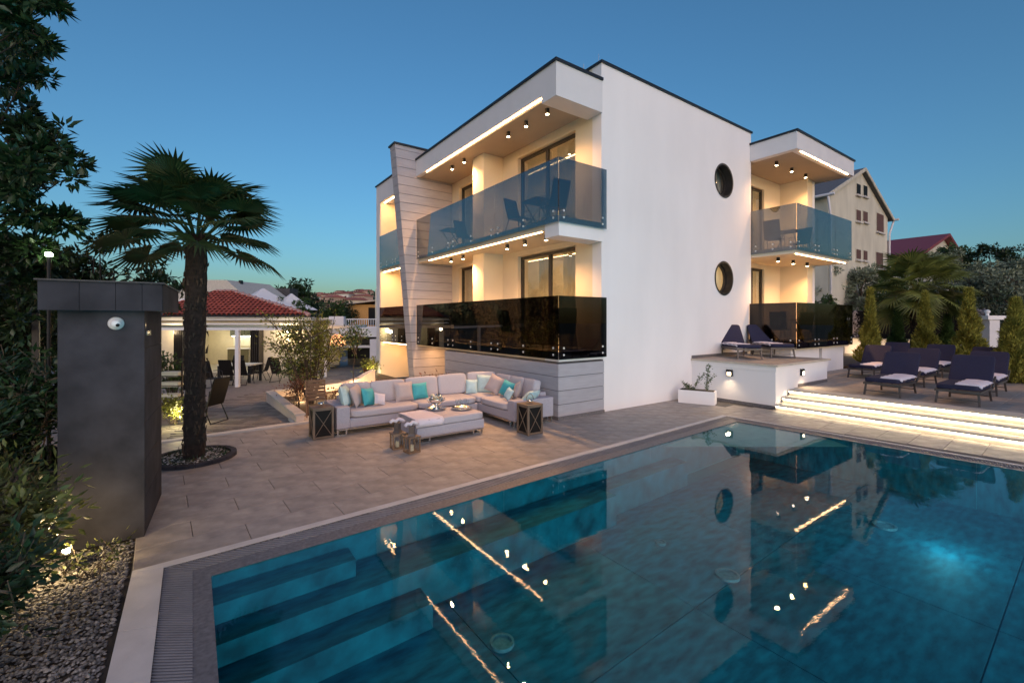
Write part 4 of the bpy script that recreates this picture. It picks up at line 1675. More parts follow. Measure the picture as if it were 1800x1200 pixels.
ftable(7.2, 13.6, ZU, 0, 'dark folding table at the far end of the upper front balcony')
chair(7.2, 10.15, ZL, R(15), 'dark sling chair left of the folding table on the lower front balcony')
ftable(7.2, 9.35, ZL, 0, 'dark folding table with crossed legs on the lower front balcony')
chair(7.45, 8.5, ZL, R(205), 'dark sling chair right of the folding table on the lower front balcony')
chair(7.15, 7.95, ZL, R(150), 'dark sling chair in the glass corner of the lower front balcony')
chair(7.2, 12.0, ZL, R(-30), 'dark sling chair near the pier on the lower front balcony')
chair(7.2, 12.95, ZL, R(20), 'dark sling chair in the middle of the lower left balcony bay')
chair(7.2, 13.9, ZL, R(10), 'dark sling chair beside the clad wall on the lower balcony')
chair(15.9, 7.2, ZU, R(100), 'dark sling chair by the door of the upper right balcony')
ftable(16.7, 7.1, ZU, 0, 'dark folding table on the upper right balcony')
chair(17.6, 7.1, ZU, R(-100), 'dark sling chair behind the blue glass of the upper right balcony')
chair(15.9, 7.0, ZL, R(100), 'dark sling chair by the door of the lower right balcony')
ftable(16.7, 7.0, ZL, 0, 'dark folding table on the lower right balcony')
chair(17.5, 7.0, ZL, R(-100), 'dark sling chair at the far side of the lower right balcony')

# ---- sun loungers
def lounger_proto(loc, rz, label, zb=0.78, group='navy sun loungers on the lit terrace'):
    t = thing('sun_lounger', label, 'sun lounger', loc, rz, group=group)
    # local: foot end at x=0, head towards +x
    w2 = .33
    for s_ in (-1, 1):
        MB().box(0, 1.25, s_ * w2 - .02, s_ * w2 + .02, .25, .30).build('side_rail', M_lframe, t, local=True)
        MB().bar((.06, s_ * (w2 - .02), .25), (.02, s_ * w2, 0), .035, .035).build('leg', M_lframe, t, local=True)
        MB().bar((1.15, s_ * (w2 - .02), .25), (1.22, s_ * w2, 0), .035, .035).build('leg', M_lframe, t, local=True)
        MB().bar((1.2, s_ * (w2 + .02), .29), (1.52, s_ * (w2 + .02), .50), .03, .05).build('armrest', M_lframe, t, local=True)
    MB().box(0, .05, -w2 + .021, w2 - .021, .25, .30).build('end_rail', M_lframe, t, local=True)
    MB().bar((.035, -w2 + .03, .10), (.035, w2 - .03, .10), .02, .02).build('stretcher', M_lframe, t, local=True)
    MB().bar((1.19, -w2 + .03, .10), (1.19, w2 - .03, .10), .02, .02).build('stretcher', M_lframe, t, local=True)
    m = MB(); m.cushion(1.28, .68, .11, (.62, 0, .36), e=10, n=12); m.build('seat_cushion', M_navy, t, local=True, smooth=True)
    m = MB()
    m.T = Matrix.Translation(Vector((1.18, 0, .36))) @ Matrix.Rotation(-R(54), 4, 'Y')
    m.cushion(.72, .70, .08, (.36, 0, 0), e=12, n=12)
    m.T = None
    m.build('backrest', M_navy, t, local=True, smooth=True)
    return t
lo0 = lounger_proto((12.97, 3.52, .448), 0, 'navy lounger at the front left of the lit terrace, nearest the platform')
spots_l = [(12.95, 2.26, 0, 'navy lounger at the front right of the terrace, second along the lit steps'),
           (16.4, 4.95, 0, 'navy lounger in the second row, closest to the platform and the first conifer'),
           (15.5, 3.65, 0, 'navy lounger in the second row behind the gap between the two front loungers'),
           (15.1, 2.3, 0, 'navy lounger in the second row behind the front right lounger'),
           (19.3, 5.19, 0, 'navy lounger at the back left of the terrace against the conifers'),
           (18.6, 3.89, 0, 'navy lounger at the back centre between two golden conifers'),
           (17.8, 2.68, 0, 'navy lounger at the back right before the pale gateway'),
           (12.95, 0.62, 0, 'navy lounger cut off by the right edge of the picture')]
for (x, y, a, lab) in spots_l:
    dup(lo0, (x, y, .448), a, lab)
PGB = 'navy loungers on the white platform'
a_l = R(50)
dup(lo0, (12.78, 6.42, 1.106), a_l, 'navy lounger on the white platform, the left one by the gable wall', PGB)
dup(lo0, (14.0, 6.08, 1.106), a_l, 'navy lounger on the white platform, the right one near the balcony glass', PGB)
def towel(x, y, z, rz, label, side=1):
    m = MB()
    vs = []
    for i in range(17):
        for j in range(11):
            u = .05 + 1.15 * i / 16
            v = side * (-.36 + .40 * j / 10)
            zz = .425 - .04 * max(0, abs(v) - .29) / .07 + .006 * math.sin(i * 1.4 + j * .7)
            if i == 0:
                zz -= .03
            vs.append((u, v, zz))
    m.add(vs, [(i * 11 + j, (i + 1) * 11 + j, (i + 1) * 11 + j + 1, i * 11 + j + 1) for i in range(16) for j in range(10)])
    o = m.build('towel', M_towel, None, smooth=True, loc=(x, y, z), rz=rz)
    s_ = o.modifiers.new('t', 'SOLIDIFY'); s_.thickness = .018; s_.offset = 1
    return tag(o, label, 'towel', 'white towels on the loungers')
tl = ['front left lounger', 'front right lounger', 'second-row lounger closest to the platform', 'second-row lounger behind the front gap', 'second-row lounger at the right', 'back left lounger', 'back centre lounger', 'back right lounger', 'lounger cut off at the right edge']
for (x, y, a, lab), n_ in zip([(12.97, 3.52, 0, '')] + spots_l, tl):
    m_side = 1
    towel(x, y, .448, a, 'white towel laid along the seat of the ' + n_, -1 if False else 1)
towel(12.78, 6.42, 1.106, a_l, 'white towel on the left lounger of the platform', -1)
towel(14.0, 6.08, 1.106, a_l, 'white towel on the right lounger of the platform', -1)

# ---- white planter box with a young shrub
pl = thing('planter_box', 'white rectangular planter box at the foot of the gable wall', 'planter', (10.95, 6.95, 0))
q = [(10.62, 7.25), (10.98, 6.42), (11.30, 6.55), (10.94, 7.38)]
m = MB()
m.hexa([(x, y, 0) for x, y in q] + [(x, y, .345) for x, y in q]); m.build('box', M_white, pl, bevel=.006)
cxq = sum(p[0] for p in q) / 4; cyq = sum(p[1] for p in q) / 4
q2 = [(cxq + (x - cxq) * .88, cyq + (y - cyq) * .93) for x, y in q]
m = MB(); m.hexa([(x, y, .346) for x, y in q2] + [(x, y, .352) for x, y in q2]); m.build('earth', M_soil, pl)
pb = thing('young_shrub', 'thin young shrub with sparse leaves in the white planter box', 'plant', (10.95, 6.85, .352))
m = MB(); C = []; D = []
rd = random.Random(3)
stems = [[(11.03, 6.68, .35), (11.05, 6.66, .6), (11.02, 6.65, .85), (11.08, 6.62, 1.02)], [(10.9, 6.98, .35), (10.98, 6.88, .6), (11.05, 6.76, .78)], [(10.84, 7.12, .35), (10.82, 7.16, .5)], [(10.9, 7.0, .35), (10.8, 7.18, .48)], [(11.03, 6.7, .5), (11.12, 6.52, .78)], [(10.9, 6.98, .36), (10.72, 7.22, .56)]]
for s_ in stems:
    m.tube(s_, .007, 5, .003)
    for a, b in zip(s_[:-1], s_[1:]):
        for i in range(60):
            t = rd.random()
            p = Vector(a).lerp(Vector(b), t)
            C.append(tuple(p + Vector((rd.gauss(0, .03), rd.gauss(0, .03), rd.gauss(0, .02)))))
            D.append((rd.gauss(0, 1), rd.gauss(0, 1), rd.gauss(.3, .6)))
m.build('stem', M_bark, pb)
leaf_mesh('leaves', np.array(C), np.array(D), .055, .026, M_leaf2, pb)
# ================================================================== LEFT SIDE: PAVILION, YARD, BED, PALM, SHRUBS
def local_thing(name, label, cat, px, d, z, group=None):
    """thing turned square to the line of sight; children built in local metres: x to the right, y away"""
    return thing(name, label, cat, at(px, d, z), CAMRZ, group)
D0 = 23.0
def U(px, d=D0):
    return d * (px - 900) / FPX
def ZP(py, d=D0):
    return HC - d * (py - 563) / FPX
pav = local_thing('pavilion', 'low cream pavilion with a red tiled hip roof and a lit open kitchen', 'pavilion', 420, D0, -0.48)
uc = U(420)
ZB = -0.48
def pb_(x0, x1, y0, y1, z0, z1):
    """box given by photo columns (at D0), depth offsets and world heights"""
    return MB().box(U(x0) - uc, U(x1) - uc, y0, y1, z0 - ZB, z1 - ZB)
def pp(name, m_, par=None, *a, **k):
    return pb_(*a).build(name, m_, par or pav, local=True, **k)
ztop = 2.36
M_pav = mat('pavilion plaster', (0.62, 0.55, 0.42), 0.9, var=0.04)
pp('wall', M_pav, None, 262, 322, 0, .25, ZB - .1, ztop)
pp('wall', M_pav, None, 462, 550, 0, .25, ZB - .1, ztop)
pp('wall', M_pav, None, 322, 462, 0, .25, 1.70, ztop)
pp('wall', M_pav, None, 262, 540, 4.2, 4.4, ZB, ztop)
pp('wall', M_pav, None, 262, 268, .25, 4.2, ZB, ztop)
pp('floor', mat('kitchen floor', (0.40, 0.38, 0.34), 0.5), None, 268, 543, .02, 4.2, ZB - .05, ZB + .02)
pp('ceiling', M_pav, None, 268, 543, .25, 4.2, 2.2, 2.25)
pp('fascia', M_plastic, None, 255, 552, -.35, -.02, 2.20, 2.36)
pp('eaves_gutter', M_cap, None, 252, 553, -.55, -.36, 2.37, 2.46)
pp('ledge', M_plastic, None, 255, 552, -.30, 0, 1.98, 2.06)
# kitchen fittings
M_kit = mat('kitchen front', (0.11, 0.10, 0.06), 0.5)
M_splash = mat('kitchen splashback', (0.75, 0.74, 0.62), 0.5)
pp('splashback', M_splash, None, 322, 462, 4.15, 4.19, .65, 1.25)
pp('worktop', M_white, None, 322, 450, 3.5, 4.15, .50, .56)
for i in range(6):
    x0 = 322 + i * 21.5
    if i in (2, 3):
        continue
    pp('cupboard', M_kit, None, x0 + .4, x0 + 21, 3.56, 4.15, ZB + .1, .49)
pp('dishwasher', M_steel, None, 365.5, 392, 3.54, 4.15, ZB + .1, .49)
pp('cupboard', M_kit, None, 392.5, 408, 3.56, 4.15, ZB + .1, .49)
for i in range(4):
    x0 = 322 + i * 30
    pp('wall_cupboard', mat('grey cupboard', (0.10, 0.11, 0.09), 0.4), None, x0 + .5, x0 + 29.5, 3.8, 4.15, 1.28, 1.95)
pp('refrigerator', M_white, None, 444, 452, 3.5, 4.15, 1.0, 1.95)
for i in range(5):
    x0 = 318 + i * 3
    pp('folding_door_leaf', M_frame, None, x0, x0 + 1.3, -.5 + .02 * i, .2, ZB, 1.70)
    x0 = 450 + i * 3
    pp('folding_door_leaf', M_frame, None, x0, x0 + 1.3, -.5 + .02 * i, .2, ZB, 1.70)
def plight(kind, px, dy, z, pw, col, r=.1):
    p = at(px, D0 + dy, z)
    return point('pavilion_lamp', p, pw, col, r)
plight(0, 350, 2.0, 1.9, 20, (1, .90, .60)); plight(0, 425, 2.0, 1.9, 20, (1, .90, .60))
plight(0, 385, 3.4, 1.15, 7, (1, .95, .72), .3)
pp('light_strip', emit('kitchen light strip', (1, .95, .72), 7), None, 324, 445, 3.9, 3.95, 1.24, 1.27)
plight(0, 505, -.45, 1.55, 42, (1, .78, .42), .1)
plight(0, 300, -.6, 1.6, 22, (1, .78, .45), .1)
wl = local_thing('globe_lamp', 'bright round lamp on the right wall of the pavilion', 'wall lamp', 505, D0 - .14, ZP(583))
m = MB(); m.cushion(.26, .2, .26, e=2.05, n=7); m.build('globe', emit('globe glow', (1, .82, .5), 16), wl, local=True, smooth=True)
# tiled hip roof
ez, rz_ = 2.42, 3.85
m = MB()
x0, x1 = U(250) - uc, U(553) - uc
xr0, xr1 = U(268) - uc + 1.2, U(408) * 26.5 / 23 - uc + .3
xr1 = (410 - 900) / FPX * 26.3 - uc
y0, ym, y1 = -.6, 3.2, 7.0
zb = ez - ZB
zr = rz_ - ZB
m.add([(x0, y0, zb), (x1, y0, zb), (x1 - 3.4, y1, zb), (x0, y1, zb), (xr0, ym, zr), (xr1, ym, zr)], [(0, 1, 5, 4), (1, 2, 5), (2, 3, 4, 5), (3, 0, 4), (0, 3, 2, 1)])
roof = m.build('roof', M_joint, pav, local=True)
# barrel tiles in courses on the front slope
def barrel(x, y, z, L, pitch, w_=.15):
    b = MB()
    vs = []
    for i in range(7):
        t = math.pi * i / 6
        for s_, k in ((0, 1.0), (1, .82)):
            vs.append((x + w_ / 2 * k * math.cos(t), y + s_ * L * math.cos(pitch), z + s_ * L * math.sin(pitch) + w_ / 2 * k * math.sin(t) + .02 * (1 - s_)))
    b.add(vs, [(2 * i, 2 * i + 1, 2 * i + 3, 2 * i + 2) for i in range(6)])
    return b
pitch = math.atan2(zr - zb, ym - y0)
Ls = math.hypot(zr - zb, ym - y0)
NR = 11
course = Ls / NR
cw = .245
tb = barrel(0, 0, 0, course * 1.15, pitch, .23)
tme = bpy.data.meshes.new('roof_tile')
tme.from_pydata(tb.v, [], tb.f)
tme.materials.append(M_terra)
tme.polygons.foreach_set('use_smooth', [True] * len(tme.polygons))
nt_ = 0
far_t = MB()
for r_ in range(NR):
    s_ = r_ / NR
    xa = x0 + (xr0 - x0) * s_
    xb = x1 + (xr1 - x1) * (r_ + .6) / NR
    nn = int((xb - xa) / cw)
    for c in range(nn + 1):
        x = xb - c * cw
        y = y0 + (ym - y0) * s_
        z = zb + (zr - zb) * s_ + .01
        if nt_ < 300 and 900 + FPX * (uc + x) / (D0 + y) > 285:
            o = bpy.data.objects.new('roof_tile', tme)
            o.location = (x, y, z)
            o.rotation_euler = (0, random.gauss(0, .02), random.gauss(0, .02))
            COL.objects.link(o)
            o.parent = roof
            nt_ += 1
# hip and ridge caps
m = MB()
for (p, q) in (((x1, y0, zb + .06), (xr1, ym, zr + .06)), ((xr0, ym, zr + .06), (xr1, ym, zr + .06))):
    p = Vector(p); q = Vector(q)
    nn = int((q - p).length / .34)
    for i in range(nn):
        a = p.lerp(q, i / nn); b_ = p.lerp(q, (i + 1.1) / nn)
        c = MB(); c.cyl(a, b_, .11, .085, n=8)
        c.build('ridge_tile', mat('pale ridge tile', (0.42, 0.26, 0.24), .85, objvar=.15), roof, local=True, smooth=True)
# awning frame in front
aw = local_thing('awning', 'slim white awning frame with a post in front of the pavilion', 'awning', 416, 16.5, -0.25)
ua = U(416, 16.5)
def ab(x0, x1, y0, y1, z0, z1):
    return MB().box(U(x0, 16.5) - ua, U(x1, 16.5) - ua, y0, y1, z0 + .25, z1 + .25)
ab(412.8, 419.2, 0, .12, -.25, 1.84).build('post', M_plastic, aw, local=True)
ab(262, 556, 0, .12, 1.84, 2.0).build('beam', M_plastic, aw, local=True)
ab(262, 556, -.03, -.003, 1.95, 2.02).build('rail', M_steel, aw, local=True)
ab(553, 556, .12, 5.8, 1.86, 1.98).build('side_beam', M_plastic, aw, local=True)
# dining set under the awning
dt = local_thing('dining_table', 'dark dining table with pale runner in front of the open kitchen', 'table', 420, 18.5, -.33)
MB().box(-.62, .72, -.45, .45, .70, .75).build('table_top', M_splash, dt, local=True)
for sx in (-.56, .66):
    for sy in (-.4, .4):
        MB().box(sx - .04, sx + .04, sy - .04, sy + .04, 0, .699).build('leg', M_black, dt, local=True)
def ychair(px, py, turn, label):
    d = 1517 / (py - 589)
    p = at(px, d, 0)
    return dup(c0, (p.x, p.y, -.033 * (d - 9.7) - .03), CAMRZ + turn, label)
ychair(404, 676, R(180), 'dark sling chair on the near side of the dining table, left one')
ychair(428, 676, R(180), 'dark sling chair on the near side of the dining table, right of the post')
ychair(412, 664, R(0), 'dark sling chair behind the dining table')
ychair(460, 668, R(-80), 'dark sling chair at the right end of the dining table')
ychair(492, 672, R(70), 'dark sling chair half hidden by the shrub right of the dining table')
ychair(372, 684, R(80), 'dark sling chair just right of the palm trunk near the dining table')
ychair(366, 742, R(-95), 'dark sling chair alone on the pavers beside the palm trunk')
# ---- curved low wall enclosing the planting bed beside the villa
bw = thing('bed_wall', 'low pale wall curving round the planting bed beside the villa', 'wall', (2.6, 12.0, -.2))
pts = []
for (px, py, z) in ((528, 728, .17), (474, 687.5, .17), (545, 680, .17), (603, 673, .18), (630, 665, .22), (643, 656, .36), (657, 649.5, .46)):
    d = FPX * (HC - z) / (py - 563)
    p = at(px, d, z)
    pts.append((p.x, p.y, z))
def wallseg(a, b, t=.16):
    a = Vector(a); b = Vector(b)
    n_ = Vector((-(b - a).y, (b - a).x, 0)).normalized() * t / 2
    q = [a - n_, b - n_, b + n_, a + n_]
    m = MB(); m.hexa([(p.x, p.y, -.75) for p in q] + [(p.x, p.y, p.z - .035) for p in q]); m.build('wall_panel', M_plaster_warm, bw)
    e = (b - a).normalized() * .01
    n2 = n_ * 1.35
    q = [a - n2 + e, b - n2 - e, b + n2 - e, a + n2 + e]
    m = MB(); m.hexa([(p.x, p.y, p.z - .033) for p in q] + [(p.x, p.y, p.z + .012) for p in q]); m.build('coping_slab', M_coping, bw)
for a, b in zip(pts[:-1], pts[1:]):
    wallseg(a, b)
m = MB()
bp_ = [(p[0], p[1]) for p in pts] + [(6.4, 19.0), (6.45, 10.35), (2.7, 10.25)]
m.add([(x, y, -.02) for x, y in bp_], [tuple(range(len(bp_)))])
structure(m.build('planting_soil', M_soil))
def shrub(name, label, base, specs, nl, L, W, ml, seed=1, stem_r=.012, cat='shrub', group=None):
    """specs: stems as polylines in world coordinates; leaves scattered along the outer parts"""
    t = thing(name, label, cat, base, group=group)
    rd_ = random.Random(seed)
    m = MB(); C = []; D = []
    tot = 0
    for s_ in specs:
        m.tube(s_, stem_r, 5, stem_r * .35)
    per = nl // len(specs)
    for s_ in specs:
        P = [Vector(p) for p in s_]
        for i in range(per):
            t_ = rd_.uniform(.2, 1) ** .8 * (len(P) - 1)
            k = min(int(t_), len(P) - 2)
            p = P[k].lerp(P[k + 1], t_ - k)
            o_ = Vector((rd_.gauss(0, 1), rd_.gauss(0, 1), rd_.gauss(0, .8))) * L * .9
            C.append(tuple(p + o_))
            D.append(tuple(o_.normalized() + Vector((0, 0, .3))))
    m.build('stems', M_bark, t)
    leaf_mesh('leaves', np.array(C), np.array(D), L, W, ml, t)
    return t
def fan_stems(b, h, spread, n_, seed, lean=(0, 0), sub=2):
    rd_ = random.Random(seed)
    out = []
    b = Vector(b)
    for i in range(n_):
        a = rd_.uniform(0, 6.28)
        r_ = spread * rd_.uniform(.25, 1)
        tip = b + Vector((r_ * math.cos(a) + lean[0], r_ * math.sin(a) + lean[1], h * rd_.uniform(.65, 1)))
        mid = b.lerp(tip, .5) + Vector((rd_.gauss(0, .08), rd_.gauss(0, .08), h * .06))
        out.append([tuple(b + Vector((rd_.gauss(0, .03), rd_.gauss(0, .03), 0))), tuple(mid), tuple(tip)])
        for k in range(sub):
            st = mid.lerp(tip, rd_.uniform(0, .7))
            e = st + Vector((rd_.gauss(0, 1), rd_.gauss(0, 1), rd_.uniform(.1, 1))).normalized() * h * .22
            out.append([tuple(st), tuple(st.lerp(e, .5) + Vector((0, 0, .02))), tuple(e)])
    return out
p = at(545, 12.0, -.05)
shrub('bush', 'tall open multi-stemmed shrub lit from below between sofa and pavilion', (p.x, p.y, -.05), fan_stems((p.x, p.y, -.05), 2.5, .95, 20, 5, (-.05, .05), 3), 3400, .085, .045, M_leafy, 5, .018)
p = at(527, 12.4, -.05)
shrub('bush', 'denser dark green shrub left of the tall open shrub, half over the wall', (p.x, p.y, -.05), fan_stems((p.x, p.y, -.05), 1.5, .6, 16, 8, (0, 0), 3), 1900, .075, .04, M_leaf2, 8, .012)
p = at(523, 11.0, -.02)
shrub('bush', 'sparse twiggy bush at the left end of the sofa bed', (p.x, p.y, -.02), fan_stems((p.x, p.y, -.02), .95, .35, 14, 9, (0, 0), 2), 420, .06, .028, M_leafr, 9, .008)
p = at(622, 13.2, 0)
shrub('young_tree', 'slender young tree with a thin dark trunk right of the tall shrub', (p.x, p.y, 0), [[(p.x, p.y, 0), (p.x - .02, p.y, .7), (p.x + .04, p.y, 1.35)]] + fan_stems((p.x + .04, p.y, 1.2), .95, .38, 8, 10, (0, 0), 2), 420, .09, .045, M_leaf2, 10, .014, 'tree')
for (px, d, z, h, lab) in ((590, 11.2, 0, .55, 'small reddish plant behind the left end of the sofa'), (668, 11.6, 0, .8, 'small reddish plant behind the sofa, before the side wing'), (735, 11.4, 0, .85, 'small reddish plant behind the sofa at the foot of the leaning wall'), (778, 11.6, .0, .9, 'thin upright plant behind the sofa by the clad base')):
    p = at(px, d, z)
    shrub('small_plant', lab, (p.x, p.y, z), fan_stems((p.x, p.y, z), h, .28, 6, int(px), (0, 0), 1), 110, .07, .035, M_leafr, int(px), .006, 'plant')
for (px, py, pw) in ((560, 694, 7), (600, 690, 8), (640, 680, 7), (530, 705, 3)):
    d = FPX * HC / (py - 563)
    p = at(px, d, .06)
    point('bed_light', p, pw * 2.6, (1, .62, .30), .04)
# brown folded deck chair in the bed
dk = thing('deck_chair', 'brown wooden deck chair folded upright behind the left lantern table', 'deck chair', at(557, 10.3, 0), CAMRZ + R(20))
for s_ in (-1, 1):
    MB().bar((s_ * .2, -.1, 0), (s_ * .2 - .05, .2, .82), .03, .03).build('leg', M_wood, dk, local=True)
    MB().bar((s_ * .2, .25, 0), (s_ * .2, -.05, .5), .03, .03).build('leg', M_wood, dk, local=True)
for i in range(6):
    z = .36 + i * .078
    y = .03 + (z - .36) * .36
    MB().box(-.215, .17, y - .012, y + .004, z, z + .07).build('slat', M_wood, dk, local=True)

# ---- palm in a round stone-edged bed
PB = Vector((0.02, 8.78, 0))
def fan_frond(rd_, mature, mt, parent, base, az, elev, plen, R_, n_=36, spread=R(300)):
    """one fan leaf: arched petiole and folded leaflets with drooping tips"""
    m = MB()
    base = Vector(base)
    hd = Vector((math.cos(az), math.sin(az), 0))
    tipz = math.sin(elev)
    end = base + hd * plen * math.cos(elev) + Vector((0, 0, plen * tipz))
    ctrl = base.lerp(end, .5) + Vector((0, 0, plen * .10))
    m.tube([base, ctrl, end], .014, 5, .008)
    el2 = elev - R(22)
    f = hd * math.cos(el2) + Vector((0, 0, math.sin(el2)))
    side = Vector((-hd.y, hd.x, 0))
    nrm = side.cross(f) * -1
    roll = rd_.uniform(-.35, .35)
    side, nrm = (side * math.cos(roll) + nrm * math.sin(roll)), (nrm * math.cos(roll) - side * math.sin(roll))
    for i in range(n_):
        t = (i / (n_ - 1) - .5) * spread
        L = R_ * (.62 + .38 * math.cos(t * .5)) * rd_.uniform(.93, 1.05)
        d = f * math.cos(t) + side * math.sin(t)
        w_ = .052 * R_ / .6
        p1 = end + d * L * .5 + nrm * L * .05
        droop = rd_.uniform(.03, .16) * L
        p2 = end + d * L * .97 + Vector((0, 0, -droop))
        sd_ = d.cross(nrm).normalized()
        m.add([end, p1 + sd_ * w_ * .5 + nrm * w_ * .3, p1, p1 - sd_ * w_ * .5 + nrm * w_ * .3, p2], [(0, 2, 1), (0, 3, 2), (1, 2, 4), (2, 3, 4)])
    return m.build('frond', mt, parent)
def palm(label, base, h, r_tr, R_, nf, plen, mt, seed, leaning=(0, 0), up=(-35, 70)):
    rd_ = random.Random(seed)
    t = thing('palm_tree', label, 'palm tree', base)
    b = Vector(base)
    top = b + Vector((leaning[0], leaning[1], h))
    m = MB()
    n_ = 18
    ks = 26
    vs = []
    for i in range(ks + 1):
        s_ = i / ks
        c = b.lerp(top, s_)
        rr = r_tr * (1.0 + .05 * s_)
        for j in range(n_):
            a = 2 * math.pi * j / n_
            q = rr * (1 + rd_.uniform(-.10, .13))
            vs.append((c.x + q * math.cos(a), c.y + q * math.sin(a), c.z))
    m.add(vs, [(i * n_ + j, i * n_ + (j + 1) % n_, (i + 1) * n_ + (j + 1) % n_, (i + 1) * n_ + j) for i in range(ks) for j in range(n_)])
    m.build('trunk', M_fibre, t)
    # old leaf bases and hanging fibre on the trunk
    m = MB()
    for i in range(int(260 * h / 3)):
        s_ = rd_.random()
        a = rd_.uniform(0, 6.28)
        c = b.lerp(top, s_)
        r0 = r_tr * (1.0 + .05 * s_)
        p = c + Vector((math.cos(a), math.sin(a), 0)) * r0
        L = rd_.uniform(.07, .17) * r_tr / .2
        o_ = Vector((math.cos(a), math.sin(a), 0))
        sdv = Vector((-math.sin(a), math.cos(a), 0)) * .022
        tip = p + o_ * L * rd_.uniform(.15, .5) + Vector((0, 0, L * rd_.choice((-1, 1, 1))))
        m.add([p - sdv, p + sdv, tip, p + o_ * .03], [(0, 1, 2), (0, 3, 2), (1, 3, 2)])
    o = m.build('trunk_fibre', mat('dry fibre', (0.05, 0.032, 0.022), .95, island=.5), t)
    o['kind'] = 'stuff'
    for i in range(nf):
        s_ = i / nf
        az = i * 2.39996 + rd_.uniform(-.2, .2)
        elev = R(up[0] + (up[1] - up[0]) * s_ ** .8 + rd_.uniform(-7, 7))
        fan_frond(rd_, s_, mt, t, top + Vector((math.cos(az) * r_tr * .5, math.sin(az) * r_tr * .5, -.22 + .28 * s_)), az, elev, plen * rd_.uniform(.85, 1.1), R_ * rd_.uniform(.85, 1.08))
    return t
palm('tall fan palm with a shaggy dark trunk on the patio beside the gate pier', tuple(PB), 3.56, .135, .64, 36, .76, M_palm, 11, (0.03, 0.0), (-10, 68))
pring = thing('palm_bed_kerb', 'round stone kerb ringing the foot of the patio palm', 'kerb', (PB.x, PB.y, 0))
for i in range(16):
    a0, a1 = 2 * math.pi * i / 16 + .008, 2 * math.pi * (i + 1) / 16 - .008
    m = MB()
    ri, ro = .50, .58
    q = [(ri * math.cos(a0), ri * math.sin(a0)), (ro * math.cos(a0), ro * math.sin(a0)), (ro * math.cos((a0 + a1) / 2) * 1.01, ro * math.sin((a0 + a1) / 2) * 1.01), (ro * math.cos(a1), ro * math.sin(a1)), (ri * math.cos(a1), ri * math.sin(a1)), (ri * math.cos((a0 + a1) / 2), ri * math.sin((a0 + a1) / 2))]
    m.prism(q, -.01, .055)
    m.build('kerb_stone', M_wall_stone, pring, local=True)
MB().lathe([(0, .03), (.49, .03)], n=32).build('bed_soil', M_soil, pring, local=True)
m = MB()
for i in range(420):
    a = rng.uniform(0, 6.28); r_ = math.sqrt(rng.uniform(.12, 1)) * .48
    s_ = rng.uniform(.008, .02)
    c = (r_ * math.cos(a), r_ * math.sin(a), .034)
    m.cushion(s_ * 2, s_ * 1.5, s_, c, e=2.2, n=2)
o = m.build('gravel', mat('white gravel', (0.55, 0.53, 0.5), .8, island=.35), pring, local=True); o['kind'] = 'stuff'
# creeping plants in the ring
C = []; D = []
for i in range(330):
    a = random.uniform(0, 6.28); r_ = random.uniform(.22, .5)
    C.append((PB.x + r_ * math.cos(a), PB.y + r_ * math.sin(a), .05)); D.append((random.gauss(0, 1), random.gauss(0, 1), random.uniform(.1, .9)))
gp = thing('ground_plant', 'low dark creeping plant around the foot of the patio palm', 'plant', (PB.x, PB.y, .04))
leaf_mesh('leaves', np.array(C), np.array(D), .07, .02, M_leaf, gp)

# ---- planting between pier and palm
p = at(305, 9.6, 0)
shrub('bush', 'low yellow green bush lit warmly just left of the palm trunk', (p.x, p.y, 0), fan_stems((p.x, p.y, 0), .5, .38, 14, 21, (0, 0), 2), 900, .075, .04, M_leafy, 21, .007)
point('bush_light', (p.x + .1, p.y - .25, .25), 12.0, (1, .85, .45), .04)
p = at(302, 11.5, 0)
shrub('bush', 'dark bush behind the yellow one, against the pavilion wall', (p.x, p.y, 0), fan_stems((p.x, p.y, 0), 1.35, .5, 14, 22, (0, 0), 2), 1300, .08, .045, M_leaf2, 22, .012)
for i, (py, lab) in enumerate(((657, 'topmost'), (675, 'middle'), (696, 'lowest'))):
    d = 10.6
    pt = local_thing('planter_pot', 'pale rectangular pot on the plant stand left of the palm trunk, the %s of three' % lab, 'pot', 297, d, HC - d * (py + 5 - 563) / FPX, 'pots on the plant stand')
    MB().box(-.22, .2, 0, .2, 0, .11).build('pot', M_splash, pt, local=True)
st = local_thing('plant_stand', 'dark stepped plant stand half hidden behind the gate pier', 'plant stand', 297, 10.6, 0)
for s_ in (-1, 1):
    MB().box(s_ * .26 - .015, s_ * .26 + .015, .05, .08, 0, 1.2).build('upright', M_black, st, local=True)
for z in (.395, .67, .90):
    MB().box(-.27, .27, -.02, .22, z - .02, z - .005 + .0).build('shelf', M_black, st, local=True)

# ---- foreground shrub with a spotlight in front of the pier
shr = shrub('bush', 'large photinia shrub lit by a spotlight in front of the grey pier', (-1.15, 5.1, -.03),
            fan_stems((-1.25, 5.0, -.03), 1.2, .55, 28, 31, (.0, -.1), 3), 2300, .09, .036, M_leafp, 31, .009)
shrub('bush', 'dark shrub at the lower left corner over the pebbles', (-1.2, 3.9, -.03),
      fan_stems((-1.15, 4.0, -.03), .95, .55, 30, 33, (-.1, -.1), 3), 2600, .08, .036, M_leaf, 33, .008)
shrub('bush', 'dark leafy shrub behind the photinia beside the fence', (-1.75, 5.6, -.03),
      fan_stems((-1.75, 5.6, -.03), 1.5, .6, 24, 34, (0, 0), 3), 2600, .09, .04, M_leaf, 34, .01)
shrub('bush', 'tall dark shrub squeezed between the fence and the grey pier', (-1.45, 6.7, -.03),
      fan_stems((-1.45, 6.7, -.03), 2.0, .5, 30, 36, (0, 0), 3), 3600, .09, .04, M_leaf, 36, .01)
